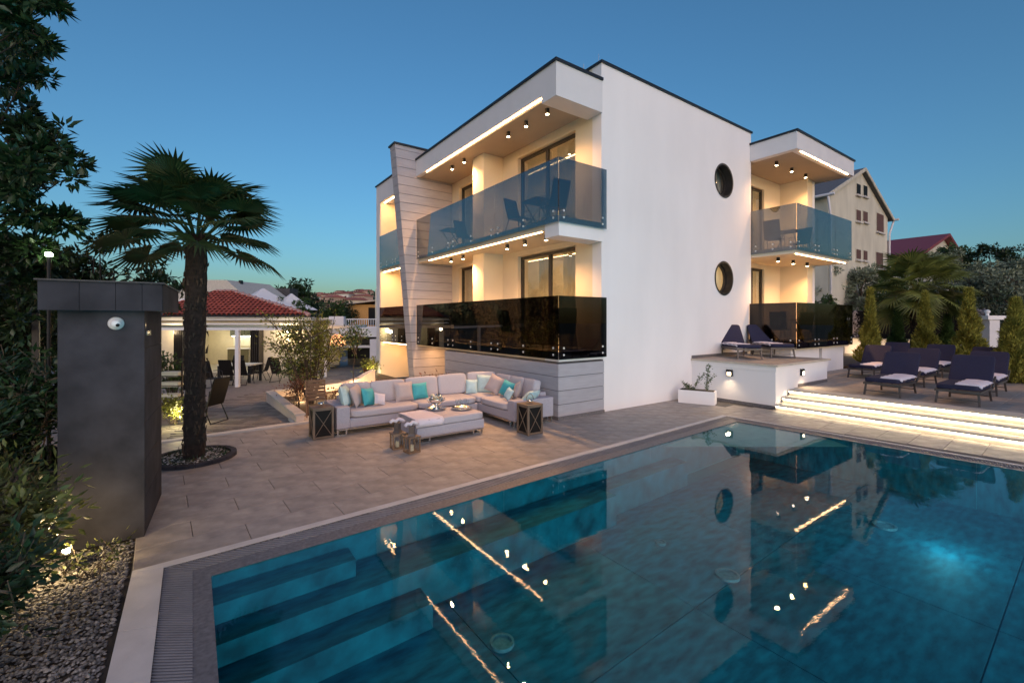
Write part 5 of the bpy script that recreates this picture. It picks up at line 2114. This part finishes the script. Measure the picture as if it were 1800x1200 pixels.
shrub('small_plant', 'small low plant growing out of the pebbles beside the pier foot', (-.72, 5.25, -.03),
      fan_stems((-.72, 5.25, -.03), .3, .25, 10, 35, (0, 0), 1), 110, .06, .028, M_leafp, 35, .005, 'plant')
sp = thing('garden_spotlight', 'bright little garden spotlight on a stake below the photinia shrub', 'spotlight', (-.93, 5.28, -.02))
q = onplane(116, 972, .17)
sp.location = (q.x, q.y, 0)
MB().cyl((0, 0, -.04), (0, 0, .12), .008, n=6).build('stake', M_black, sp, local=True)
m = MB(); m.T = Matrix.Translation(Vector((0, 0, .17))) @ Matrix.Rotation(R(35), 4, 'X') @ Matrix.Rotation(R(20), 4, 'Y')
m.cyl((0, 0, -.06), (0, 0, .03), .034, .04, n=14); m.T = None
m.build('housing', M_black, sp, local=True)
m = MB(); m.cushion(.062, .062, .062, (0.0, -.005, .185), e=2.05, n=5); m.build('bulb', emit('spotlight bulb', (1, .78, .42), 60), sp, local=True, smooth=True)
point('garden_spot', (q.x - .05, q.y - .1, .28), 11, (1, .72, .36), .04)

# ---- big dark tree at the upper left
rd = random.Random(5)
blobs = []
for (px, py, d, r_) in ((15, 250, 5.2, .55), (60, 300, 5.0, .42), (95, 250, 5.1, .30), (130, 265, 5.1, .20), (30, 160, 5.3, .35), (50, 370, 5.3, .45), (90, 330, 5.2, .32), (10, 420, 5.4, .5), (60, 440, 5.6, .35), (20, 100, 5.2, .2), (-60, 250, 5.6, .9), (-60, 420, 5.8, .9), (-90, 80, 5.6, .8), (15, 500, 5.9, .5)):
    p = at(px, d)
    blobs.append((p.x, p.y, HC - d * (py - 563) / FPX, r_))
p = at(-190, 6.4)
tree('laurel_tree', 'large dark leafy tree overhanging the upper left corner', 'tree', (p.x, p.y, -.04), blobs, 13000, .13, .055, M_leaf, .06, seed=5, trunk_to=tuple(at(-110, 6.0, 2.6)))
blobs = []
for (px, py, d, r_) in ((25, 25, 4.4, .16), (60, 60, 4.4, .14), (45, 5, 4.4, .16), (100, 5, 4.4, .09), (75, 12, 4.4, .10), (-10, 20, 4.5, .25)):
    p = at(px, d)
    blobs.append((p.x, p.y, HC - d * (py - 563) / FPX, r_))
p = at(-140, 4.6)
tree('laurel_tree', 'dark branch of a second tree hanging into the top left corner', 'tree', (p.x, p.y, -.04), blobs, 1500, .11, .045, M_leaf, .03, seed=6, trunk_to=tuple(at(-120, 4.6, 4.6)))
blobs = []
for (px, py, d, r_) in ((120, 470, 9.0, .5), (165, 455, 9.0, .5), (200, 480, 9.0, .55), (245, 490, 9.2, .45), (285, 490, 9.2, .35), (110, 520, 9.2, .8), (200, 520, 9.5, .7), (175, 425, 9.0, .22), (270, 470, 9.2, .2), (40, 500, 8.6, .9), (300, 510, 9.6, .4), (90, 600, 9, .8)):
    p = at(px, d)
    blobs.append((p.x, p.y, HC - d * (py - 563) / FPX, r_))
p = at(170, 9.3)
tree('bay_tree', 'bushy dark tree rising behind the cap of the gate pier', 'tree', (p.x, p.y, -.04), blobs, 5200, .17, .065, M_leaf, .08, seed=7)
blobs = []
for (px, py, d, r_) in ((20, 560, 7.2, .6), (60, 600, 7.2, .5), (30, 640, 7.4, .4), (75, 560, 7.6, .5), (-40, 600, 7, .7), (-30, 500, 7, .6)):
    p = at(px, d)
    blobs.append((p.x, p.y, HC - d * (py - 563) / FPX, r_))
p = at(52, 7.3)
tree('laurel_tree', 'dark tree with a slim trunk standing left of the gate pier by the fence', 'tree', (p.x, p.y, -.04), blobs, 3800, .14, .055, M_leaf, .07, seed=8, trunk_to=(p.x, p.y, 1.8))
# street lamp shining through the leaves
lp = thing('street_lamp', 'street lamp glowing greenish white through the dark leaves', 'street lamp', at(86, 5.4, -.03))
MB().cyl((0, 0, 0), (0, 0, 3.0), .02, n=8).build('pole', M_black, lp, local=True)
MB().cushion(.07, .07, .05, (0.0, 0, 3.02), e=3, n=4).build('lamp_head', emit('street lamp glow', (.8, 1, .55), 40), lp, local=True)
# ---- fence at the far left
fc = thing('mesh_fence', 'black metal fence with close vertical bars along the street at the far left', 'fence', (-1.77, 7.0, 0))
fx = -1.77
for k, y in enumerate((3.4, 5.2, 7.0, 8.9)):
    MB().box(fx - .035, fx + .035, y - .035, y + .035, -.05, 1.3 if y < 8 else 2.3).build('post', M_black, fc)
for (ya, yb_) in ((3.44, 5.16), (5.24, 6.96), (7.04, 8.86)):
    MB().box(fx - .015, fx + .015, ya, yb_, 1.18, 1.22).build('rail', M_black, fc)
    MB().box(fx - .015, fx + .015, ya, yb_, .05, .09).build('rail', M_black, fc)
    y = ya + .04
    while y < yb_:
        MB().box(fx - .008, fx + .008, y - .008, y + .008, .091, 1.179).build('bar', M_black, fc)
        y += .07
m = MB()
m.add([(-14, 2, -.02), (-2.2, 2, -.02), (-2.2, 9.5, -.02), (-4.5, 17, -.02), (-14, 12, -.02)], [(0, 1, 2, 3, 4)])
structure(m.build('street', M_street))
# ================================================================== BACKGROUND
# ---- right: garden wall, gabion, conifers, palm, gateway
gw = thing('garden_wall', 'low pale garden wall behind the conifers topped by a stone filled gabion', 'wall', (27, 8, .4))
def seg(px0, d0, px1, d1, z0, z1, t=.25):
    a = at(px0, d0); b = at(px1, d1)
    n_ = Vector((FW[0], FW[1], 0)) * t
    q = [a, b, b + n_, a + n_]
    m = MB(); m.hexa([(p.x, p.y, z0) for p in q] + [(p.x, p.y, z1) for p in q])
    return m
seg(1485, 24, 1645, 21, .3, 1.22).build('wall_panel', M_white, gw)
seg(1645.5, 21, 1735, 19.5, .3, 1.22).build('wall_panel', M_white, gw)
seg(1484, 23.95, 1736, 19.45, 1.225, 1.27, .35).build('coping_slab', M_coping, gw)
gcore = seg(1487, 24.1, 1736, 19.6, 1.28, 2.7, .2).build('gabion_core', M_dark, gw)
m = MB()
for i in range(2600):
    s_ = rng.random()
    px = 1487 + 249 * s_
    d = 24.08 + (19.58 - 24.08) * s_
    z = rng.uniform(1.32, 2.68)
    p = at(px, d)
    r_ = rng.uniform(.04, .085)
    m.cushion(r_ * 2, r_ * 1.6, r_ * 1.6, (p.x - FW[0] * .02, p.y - FW[1] * .02, z), e=2.3, n=2)
o = m.build('gabion_stones', M_gab, gw); o['kind'] = 'stuff'
for i in range(7):
    s_ = i / 6
    p = at(1489 + 245 * s_, 24.0 + (19.5 - 24.0) * s_)
    MB().box(p.x - .03, p.x + .03, p.y - .03, p.y + .03, 1.28, 2.74).build('post', M_black, gw)
for (px, d, pw) in ((1497, 23.6, 14), (1555, 22.3, 9), (1600, 21.5, 6)):
    p = at(px, d - .35, .62)
    point('wall_foot_light', p, pw, (1, .65, .32), .06)
gt = thing('gateway', 'pale gate post with a white lintel slab at the far end of the terrace', 'gate post', at(1745, 19.0, .4), CAMRZ)
MB().box(-.13, .30, 0, .4, 0, 1.82).build('post', M_fascia, gt, local=True)
MB().box(-.25, 1.05, -.06, .5, 1.83, 2.0).build('lintel', M_white, gt, local=True)
MB().box(.95, 3.5, .02, .3, 0, 1.5).build('gate_panel', M_black, gt, local=True)
MB().lathe([(0, 0), (.06, 0), (.06, .1), (.1, .14), (.1, .2), (.05, .25), (0, .26)], (-.02, .2, 2.0), 12).build('finial', M_plastic, gt, local=True)

# ---- golden conifers
def conifer_mesh(h, r, n_, seed, material, parent):
    g_ = np.random.default_rng(seed)
    t = g_.random(n_) ** 1.25
    a = g_.uniform(0, 2 * np.pi, n_)
    env = r * (1 - t) ** 1.3 * (0.72 + .28 * np.sin(t * 18 + np.floor(a * 2.3) + seed)) * np.minimum(1, .45 + t * 5) + .015
    lump = 1 + .22 * np.sin(a * 3 + t * 21) + .15 * np.sin(a * 5 - t * 34)
    rad = env * lump * g_.uniform(.55, 1.0, n_) ** .5
    z = t * h
    P = np.stack([rad * np.cos(a), rad * np.sin(a), z + .05], 1)
    D = np.stack([np.cos(a) * .6, np.sin(a) * .6, np.full(n_, 1.0)], 1) + g_.normal(size=(n_, 3)) * .3
    return leaf_mesh('crown', P, D, .15, .045, material, parent, fold=.15)
cd = [(1530, 642, .45, 2.95, .50, 'golden green conifer nearest the balcony, first of the row', M_conifer),
      (1578, 640, .45, 2.15, .48, 'darker smaller conifer between the first and second golden ones', M_leaf2),
      (1626, 645, .45, 2.75, .55, 'golden green conifer in front of the garden palm trunk', M_conifer),
      (1703, 655, .45, 2.75, .66, 'widest golden conifer beside the pale gateway', M_conifer),
      (1785, 672, .45, 2.3, .80, 'tall conifer cut by the right edge of the picture', M_conifer),
      (1665, 640, .45, 1.9, .6, 'dark green conifer behind the gap of the second row', M_leaf2)]
for i, (px, py, z, h, r_, lab, mt) in enumerate(cd):
    d = FPX * (HC - z) / (py - 563)
    p = at(px, d, .40)
    t = thing('conifer', lab, 'conifer', p)
    MB().cyl((0, 0, 0), (0, 0, h * .85), .05, .015, n=7).build('trunk', M_bark, t, local=True)
    o = conifer_mesh(h, r_, int(9000 * r_ / .6), 40 + i, mt, None)
    o.parent = t
palm('broad fan palm with a reddish trunk standing behind the conifers', tuple(at(1612, 18.5, .40)), 3.0, .2, .95, 40, 1.1, M_palm2, 12, (0, 0), (-40, 68))

# ---- trees and hedges behind the garden wall
def px_tree(px, py, d, w_, h_, label, m_, n_, L, seed, zb=.4, name='olive_tree', grp=None, nb=9):
    """crown centred on a photo position, w_ x h_ metres"""
    rd_ = random.Random(seed)
    c = at(px, d, HC - d * (py - 563) / FPX)
    bl = []
    for i in range(nb):
        a = rd_.uniform(0, 6.28)
        r_ = rd_.uniform(.1, .42)
        bl.append((c.x + w_ * r_ * math.cos(a), c.y + w_ * r_ * math.sin(a) * .8, c.z + h_ * rd_.uniform(-.38, .34), min(w_, h_) * rd_.uniform(.18, .30)))
    return tree(name, label, 'tree', (c.x, c.y, zb), bl, n_, L, L * .38, m_, .12 + .01 * h_, seed=seed, group=grp)
G1 = 'olive trees behind the garden wall'
px_tree(1450, 500, 27, 3.2, 2.6, 'grey green olive just right of the villa below the neighbour house', M_olive, 3200, .22, 51, grp=G1)
px_tree(1500, 505, 27, 3.6, 3.0, 'grey green olive below the shuttered windows of the cream house', M_olive, 3600, .22, 52, grp=G1)
px_tree(1550, 515, 26, 3.0, 3.0, 'dark olive left of the garden palm crown', M_leaf2, 3000, .22, 53, grp=G1)
px_tree(1690, 490, 28, 4.4, 3.6, 'silvery olive right of the garden palm', M_olive, 4200, .22, 54, grp=G1)
px_tree(1752, 500, 26, 4.2, 3.8, 'silvery olive above the pale gateway', M_olive, 4200, .22, 55, grp=G1)
px_tree(1800, 505, 24, 3.8, 3.8, 'dark olive at the right edge above the gate', M_olive, 3600, .22, 56, grp=G1)
px_tree(1620, 530, 30, 4.0, 2.8, 'dark bush mass directly behind the garden palm', M_leaf2, 3000, .24, 57, grp=G1)
px_tree(1665, 540, 22, 2.6, 2.2, 'dark shrub behind the gabion right of the palm', M_leaf, 2000, .16, 58, name='bush')
px_tree(1440, 555, 24, 2.2, 2.4, 'dark shrub at the end of the lower right balcony', M_leaf2, 2000, .16, 59, name='bush')
px_tree(1795, 560, 21, 2.6, 3.2, 'dark hedge tree right of the gateway', M_leaf, 2400, .16, 60, name='bush')
G2 = 'dark trees on the right skyline'
px_tree(1745, 455, 48, 6.5, 4.2, 'round dark tree on the right skyline, the broadest', M_leaf, 3000, .36, 61, zb=-2, grp=G2)
px_tree(1795, 462, 50, 4.5, 4.0, 'round dark tree on the skyline at the right edge', M_leaf, 2200, .36, 62, zb=-2, grp=G2)
px_tree(1690, 458, 50, 4.0, 3.5, 'dark tree in front of the red roof gable', M_leaf2, 1800, .36, 63, zb=-2, grp=G2)
px_tree(1650, 455, 44, 3.0, 2.4, 'small dark tree below the white gable with the red roof', M_leaf, 1400, .32, 64, zb=-2, grp=G2)
hd = MB()
# ---- neighbour house
nh = thing('neighbour_house', 'tall cream gabled house with brown shutters behind the villa', 'house', (34.5, 14, 0))
Xa, Xb, Yg, Yr = 29.4, 39.6, 10.4, 21.0
Xp, ZE, ZA = 34.5, 9.35, 11.6
def onYp(px, py, Y):
    k = (px - 900) / FPX
    d = Y / (FW[1] + k * RT[1])
    return d * (FW[0] + k * RT[0]), HC - d * (py - 563) / FPX
m = MB()
holes = []
wins = [(1508, 333, 6, 14), (1520, 336, 6, 14), (1508, 379, 7, 15), (1520, 381, 7, 14), (1546, 392, 11, 26), (1508, 447, 7, 14), (1520, 449, 6, 14), (1545, 458, 11, 24)]
m.add([(Xa, Yg, -1), (Xb, Yg, -1), (Xb, Yg, ZE), (Xp, Yg, ZA), (Xa, Yg, ZE), (Xa, Yr, -1), (Xb, Yr, -1), (Xb, Yr, ZE), (Xp, Yr, ZA), (Xa, Yr, ZE)],
      [(0, 1, 2, 3, 4), (6, 5, 9, 8, 7), (1, 6, 7, 2), (5, 0, 4, 9), (4, 3, 8, 9), (3, 2, 7, 8)])
m.build('wall', M_housew, nh)
for i, (px, py, w_, h_) in enumerate(wins):
    x, z = onYp(px, py, Yg)
    x2, z2 = onYp(px + w_ / 2, py - h_ / 2, Yg)
    hw, hh = abs(x2 - x), abs(z2 - z)
    f = MB(); f.box(x - hw - .06, x + hw + .06, Yg - .03, Yg - .002, z - hh - .06, z + hh + .06)
    fo = f.build('window', mat('window surround', (0.5, 0.48, 0.4), .9), nh)
    MB().box(x - hw, x + hw, Yg - .06, Yg - .031, z - hh, z + hh).build('shutter', M_shut if i not in (0, 1) else M_dark, fo)
    MB().box(x - hw - .12, x + hw + .12, Yg - .15, Yg - .001, z - hh - .16, z - hh - .07).build('sill', M_coping, fo)
for sgn in (-1, 1):
    m = MB()
    xe = Xa - .55 if sgn < 0 else Xb + .5
    sl = (ZA - ZE) / (Xp - Xa) if sgn < 0 else (ZA - ZE) / (Xb - Xp)
    ze = ZA - sl * abs(xe - Xp)
    m.hexa([(Xp, Yg - .22, ZA + .02), (xe, Yg - .22, ze + .02), (xe, Yr + .5, ze + .02), (Xp, Yr + .5, ZA + .02), (Xp, Yg - .22, ZA + .2), (xe, Yg - .22, ze + .18), (xe, Yr + .5, ze + .18), (Xp, Yr + .5, ZA + .2)])
    m.build('roof_slope', M_houser, nh)
    m = MB(); m.bar((Xp, Yg - .25, ZA + .1), (xe, Yg - .25, ze + .08), .05, .2); m.build('verge_board', mat('verge', (0.5, 0.47, 0.4), .8), nh)
    m = MB(); m.cyl((xe, Yg - .5, ze + .1), (xe, Yr, ze + .1), .08, n=8); m.build('gutter', M_fascia, nh)
    xw = Xa if sgn < 0 else Xb
    m = MB(); m.tube([(xe, Yg - .2, ze), (xw - .02, Yg - .12, ze - .9), (xw - sgn * .05, Yg - .12, ze - 1.2), (xw - sgn * .05, Yg - .12, 0)], .06, 7); m.build('downpipe', M_fascia, nh, smooth=True)
# ---- red roofed house
rh = thing('red_roof_house', 'distant white house with a dark red roof and a skylight at the right', 'house', (82, 24, 0))
a = (69.5, 15.6); b = (93, 15.6); ap = (81.3, 15.6)
m = MB()
zE, zA, yf, yk = 9.9, 13.3, 15.6, 40
m.add([(a[0], yf, -3), (b[0], yf, -3), (b[0], yf, zE), (ap[0], yf, zA), (a[0], yf, zE), (a[0], yk, -3), (b[0], yk, -3), (b[0], yk, zE), (ap[0], yk, zA), (a[0], yk, zE)],
      [(0, 1, 2, 3, 4), (6, 5, 9, 8, 7), (1, 6, 7, 2), (5, 0, 4, 9)])
m.build('wall', M_housew, rh)
for sgn in (-1, 1):
    xe = a[0] - 1 if sgn < 0 else b[0] + 1
    ze = zA - (zA - zE) * abs(xe - ap[0]) / abs((a[0] if sgn < 0 else b[0]) - ap[0])
    m = MB(); m.hexa([(ap[0], yf - .8, zA), (xe, yf - .8, ze), (xe, yk, ze), (ap[0], yk, zA), (ap[0], yf - .8, zA + .35), (xe, yf - .8, ze + .35), (xe, yk, ze + .35), (ap[0], yk, zA + .35)])
    m.build('roof_slope', M_red, rh)
m = MB(); m.box(80.6, 81.8, 15.3, 15.59, 10.9, 11.8); m.build('window', M_dark, rh)
s_ = (zA - zE) / (ap[0] - a[0])
def rs(x): return zA - s_ * (ap[0] - x) + .38
m = MB(); m.hexa([(73.5, 20, rs(73.5)), (75.2, 20, rs(75.2)), (75.2, 22.6, rs(75.2)), (73.5, 22.6, rs(73.5)), (73.5, 20, rs(73.5) + .1), (75.2, 20, rs(75.2) + .1), (75.2, 22.6, rs(75.2) + .1), (73.5, 22.6, rs(73.5) + .1)])
m.build('skylight', M_steel, rh)

# ---- left background: neighbours' terrace, tents, town and hills
tr = local_thing('neighbour_terrace', 'white neighbouring terrace house with a balustrade and outdoor kitchen', 'house', 620, 26, -.7)
d_ = 26.0
u_ = U(620, d_)
def tb_(x0, x1, y0, y1, py0, py1, dy=0):
    z1 = HC - d_ * (py0 - 563) / FPX
    z0 = HC - d_ * (py1 - 563) / FPX
    return MB().box(U(x0, d_) - u_, U(x1, d_) - u_, y0, y1, z0 + .7, z1 + .7)
tb_(578, 670, 0, .25, 578, 592).build('parapet', M_plastic, tr, local=True)
tb_(578, 604, .02, .3, 556, 577.8).build('parapet', M_white, tr, local=True)
tb_(604.2, 670, .3, .5, 574, 577.8).build('kerb', M_white, tr, local=True)
for i in range(17):
    tb_(604 + i * 4, 604.8 + i * 4, .36, .4, 562, 573.8).build('baluster', M_plastic, tr, local=True)
tb_(604, 670, .34, .42, 560, 561.8).build('handrail', M_plastic, tr, local=True)
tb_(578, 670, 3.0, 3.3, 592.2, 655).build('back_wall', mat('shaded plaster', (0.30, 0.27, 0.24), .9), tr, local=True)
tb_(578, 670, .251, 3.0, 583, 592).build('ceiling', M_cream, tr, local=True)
tb_(560, 670, .5, 1.6, 608, 612).build('counter', M_plastic, tr, local=True)
tb_(601, 650, .9, 1.6, 612.2, 632).build('cabinet', M_dark, tr, local=True)
tb_(618, 652, 1.0, 1.5, 594, 605).build('grill', M_black, tr, local=True)
tb_(652, 670, -.2, 3, 596, 640).build('pillar', M_white, tr, local=True)
# mosaic dome on the counter, its lamplight put in as emission
dm = local_thing('mosaic_dome', 'small rounded dome glowing with golden mosaic on the white counter', 'lamp', 594, 25.6, HC - 25.6 * (608 - 563) / FPX)
m = MB(); m.lathe([(.46, 0), (.46, .15), (.40, .38), (.28, .56), (.12, .65), (0, .67)], n=24)
dome = m.build('shell', mat('dark dome', (0.1, .05, .03), .8), dm, local=True, smooth=True)
gm = emit('golden mosaic', (1, .48, .20), 1.1)
mm = MB()
for i in range(150):
    a_2 = random.uniform(math.pi, 2 * math.pi); t_ = random.uniform(0.0, 1.35)
    rr, zz_ = .475 * math.cos(t_ * .95), .67 * math.sin(t_)
    c = Vector((rr * math.cos(a_2), rr * math.sin(a_2), zz_))
    s2 = random.uniform(.03, .055)
    n3 = c.normalized(); tx = n3.orthogonal().normalized(); ty = n3.cross(tx)
    c = c * 1.01
    mm.add([c - tx * s2, c - ty * s2 * .8, c + tx * s2, c + ty * s2 * .8], [(0, 1, 2, 3)])
o = mm.build('mosaic', gm, dm, local=True); o['kind'] = 'stuff'
fp = local_thing('flower_pot', 'terracotta pot with flowers beside the neighbour counter', 'pot', 645, 21.5, -.45)
MB().lathe([(0, 0), (.13, 0), (.2, .4), (.22, .42), (.2, .44), (.16, .4), (0, .38)], n=14).build('pot', M_terra, fp, local=True, smooth=True)
p = at(652, 19.3, -.3)
shrub('bush', 'small bush glowing yellow under a lamp beside the side wing corner', (p.x, p.y, -.3), fan_stems((p.x, p.y, -.3), .9, .45, 12, 71, (0, 0), 2), 600, .10, .055, M_leafy, 71, .01)
point('bush_light', (p.x - .1, p.y - .4, .1), 14, (1, .8, .4), .05)
pot_p = at(572, 20.5, -.45)
MBp = MB().cyl((pot_p.x, pot_p.y, -.45), (pot_p.x, pot_p.y, 1.75), .06, n=8)
o = MBp.build('awning_post', M_plastic); recentre(o); tag(o, 'thin cream post standing among the shrub branches', 'post')
# orange house, tents, big barn roof
oh = local_thing('orange_house', 'small orange rendered house with a pale lean-to roof beyond the terrace', 'house', 628, 60, 0)
MB().box(-1.2, 4, 0, 5, 0, 4.3).build('wall', mat('orange render', (0.55, 0.30, 0.10), .9), oh, local=True)
m = MB(); m.hexa([(-2, -.8, 4.2), (4, -.8, 4.9), (4, 5, 4.9), (-2, 5, 4.2), (-2, -.8, 4.35), (4, -.8, 5.1), (4, 5, 5.1), (-2, 5, 4.35)]); m.build('roof_slope', mat('pale roof', (0.5, .42, .34), .9), oh, local=True)
MB().box(1.5, 3.4, -.05, -.01, 1.6, 3.9).build('window', M_dark, oh, local=True)
MB().box(3.0, 6, -2, 3, 0, 6.2).build('side_wing', M_housew, oh, local=True)
def tent(px, py_top, py_b, d, hw, label):
    z1 = HC - d * (py_top - 563) / FPX; z0 = HC - d * (py_b - 563) / FPX
    t = local_thing('canopy', label, 'canopy', px, d, 0, 'white pyramid canopies beyond the pavilion roof')
    m = MB(); m.lathe([(hw * 1.41, z0), (hw * .8, z0 + (z1 - z0) * .38), (hw * .3, z0 + (z1 - z0) * .78), (.12, z1)], n=4); m.build('canopy_top', M_fascia, t, local=True)
    for sx in (-1, 1):
        MB().cyl((sx * hw * .95, -hw * .95, 0), (sx * hw * .95, -hw * .95, z0), .06, n=6).build('pole', M_plastic, t, local=True)
tent(462, 507, 545, 45, 3.1, 'larger white pyramid canopy just beyond the tiled roof')
tent(512, 516, 545, 62, 2.6, 'smaller white pyramid canopy beside the palm-like tree')
bn = local_thing('white_hall', 'large white hall with a dark roof and a chimney behind the pavilion', 'building', 385, 55, 0)
def bz(py): return HC - 55 * (py - 563) / FPX
m = MB(); u0 = 55 * (385 - 900) / FPX
def bu(px): return 55 * (px - 900) / FPX - u0
m.prism([(bu(300), 0), (bu(436), 0), (bu(436), 9), (bu(300), 9)], 0, bz(525)); m.build('wall', M_white, bn, local=True)
m = MB(); m.add([(bu(300), 0, bz(525)), (bu(436), 0, bz(525)), (bu(398), 0, bz(492)), (bu(340), 0, bz(492)), (bu(300), 9, bz(525)), (bu(445), 9, bz(520)), (bu(405), 9, bz(490)), (bu(340), 9, bz(490))], [(0, 1, 2, 3), (1, 5, 6, 2), (3, 2, 6, 7), (5, 4, 7, 6), (4, 0, 3, 7)])
m.build('roof_slope', mat('hall roof', (.5, .47, .42), .9), bn, local=True)
MB().box(bu(402), bu(406), 2, 2.5, bz(505), bz(490)).build('chimney', M_black, bn, local=True)
MB().box(bu(400), bu(442), 9.5, 12, bz(530), bz(497)).build('side_block', M_asphalt, bn, local=True)
# hills
def hill(px):
    return 516 + 6 * math.sin(px * .011 + 1) + 3.0 * math.sin(px * .037)
hm = MB(); vs = []
cols = list(range(-200, 2100, 20))
rows = [(70, .0), (140, .12), (260, .42), (420, .78), (560, 1.0), (700, .9), (900, .2)]
def hz(px, d, f):
    top = HC - 560 * (min(hill(px), 545) - 563) / FPX
    return -1.5 + (top + 1.5) * f - (.0 if d < 600 else 0)
for (d, f) in rows:
    for px in cols:
        p = at(px, d, hz(px, d, f))
        vs.append(tuple(p))
nc = len(cols)
hm.add(vs, [(i * nc + j, i * nc + j + 1, (i + 1) * nc + j + 1, (i + 1) * nc + j) for i in range(len(rows) - 1) for j in range(nc - 1)])
structure(hm.build('hill', mat('hill scrub', (0.035, 0.05, 0.03), 1, var=.4, scale=.05), smooth=True))
def hillz(px, d):
    for (d0, f0), (d1, f1) in zip(rows[:-1], rows[1:]):
        if d0 <= d <= d1:
            t = (d - d0) / (d1 - d0)
            return hz(px, d, f0 + (f1 - f0) * t)
    return 0
M_hw = [mat('far house wall %s' % k, c, .9) for k, c in (('white', (.6, .57, .52)), ('cream', (.55, .47, .36)), ('pink', (.5, .35, .28)))]
rdh = random.Random(9)
hk = 0
wallk = ['white', 'cream', 'pinkish']
slots = [(c, r_, q) for q in range(3) for r_ in range(3) for c in range(3)]
for c_, r_, q_ in slots:
    mk = c_
    px = ((503, 540), (545, 602), (606, 652))[q_]
    px = px[0] + (px[1] - px[0]) * ((c_ + .2 + .3 * r_) / 3.1 + rdh.uniform(-.06, .06))
    d = ((190, 260), (275, 360), (380, 470))[r_]
    d = rdh.uniform(*d)
    row_ = ('low', 'middle', 'upper')[r_]
    side = ('left of the tall dark tree', 'between tall tree and white terrace', 'above the orange house')[q_]
    z = hillz(px, d) - .5
    w_, l_, h_ = rdh.uniform(6, 9.5), rdh.uniform(6, 8), rdh.uniform(3.5, 5.5)
    rr = CAMRZ + rdh.uniform(-.6, .6)
    t = thing('town_house', 'far %s house, red roof, %s slope, %s' % (wallk[mk], row_, side), 'house', at(px, d, z), rr, 'town houses on the far hillside')
    MB().box(-w_ / 2, w_ / 2, -l_ / 2, l_ / 2, -2, h_).build('wall', M_hw[mk], t, local=True)
    m = MB()
    e = .5
    m.add([(-w_ / 2 - e, -l_ / 2 - e, h_), (w_ / 2 + e, -l_ / 2 - e, h_), (w_ / 2 + e, l_ / 2 + e, h_), (-w_ / 2 - e, l_ / 2 + e, h_), (-w_ / 2 + 1, 0, h_ + 1.3), (w_ / 2 - 1, 0, h_ + 1.3)], [(0, 1, 5, 4), (1, 2, 5), (2, 3, 4, 5), (3, 0, 4)])
    m.build('roof', M_terraf, t, local=True)
    for q in (-1, 1):
        MB().box(q * w_ / 4 - .6, q * w_ / 4 + .6, -l_ / 2 - .06, -l_ / 2 - .01, h_ * .45, h_ * .75).build('window', M_dark, t, local=True)
# wood on the hills
C = []
for i in range(1500):
    px = rdh.uniform(-60, 1990)
    d = rdh.choice((rdh.uniform(150, 540), rdh.uniform(460, 560), rdh.uniform(500, 560)))
    if 500 < px < 660 and d < 440 and rdh.random() < .45:
        continue
    C.append(tuple(at(px, d, hillz(px, d) + 1.5)))
C = np.array(C)
RRr = np.full(len(C), 4.0)
n_ = 42000
k = rng.integers(0, len(C), n_)
dvv = norm(rng.normal(size=(n_, 3)))
P = C[k] + dvv * rng.uniform(1, 4.2, (n_, 1)) * np.array([1, 1, .8])
o = leaf_mesh('far_wood', P, dvv + rng.normal(size=(n_, 3)) * .5, 1.9, 1.5, mat('far foliage', (0.035, 0.06, 0.03), .9, island=.4))
tag(o, 'dark wood covering the far hills on the horizon', 'wood', kind='stuff')
px_tree(536, 528, 75, 7.0, 6.0, 'tall dark palm-like tree beyond the right end of the tiled roof', M_leaf, 2600, .7, 81, zb=-1, name='tall_tree')
px_tree(515, 552, 45, 5, 3, 'bright green tree behind the hip of the tiled roof', M_leaf2, 2400, .3, 82, zb=-1, name='green_tree')
px_tree(572, 545, 50, 5, 3.6, 'mid green tree between the tiled roof and the white terrace', M_leaf2, 2400, .32, 83, zb=-1, name='green_tree')
px_tree(598, 540, 58, 5, 4, 'dark tree behind the white parapet of the neighbour terrace', M_leaf, 2000, .36, 84, zb=-1, name='green_tree')
px_tree(560, 575, 34, 3, 2, 'low dark shrub under the pavilion eave corner', M_leaf, 1400, .22, 85, zb=-1, name='green_tree')

# tall trees across the street, seen mirrored in the lower balcony glass
G3 = 'tall dark trees across the street'
for i, (x, y, r_) in enumerate(((-9, 19, 3.4), (-9, 26, 3.6), (-10, 34, 3.8), (-8, 43, 4.2), (-14, 30, 4.0))):
    bl = []
    rd_ = random.Random(90 + i)
    for k in range(11):
        a = rd_.uniform(0, 6.28)
        bl.append((x + r_ * .5 * math.cos(a), y + r_ * .6 * math.sin(a), rd_.uniform(1.2, 5.4), r_ * rd_.uniform(.3, .45)))
    tree('street_tree', ['nearest', 'second', 'third', 'farthest', 'rearmost'][i] + ' of the tall dark trees across the street at the left', 'tree', (x, y, -.9), bl, 2600, .34, .16, M_leaf, .16, seed=90 + i, group=G3)
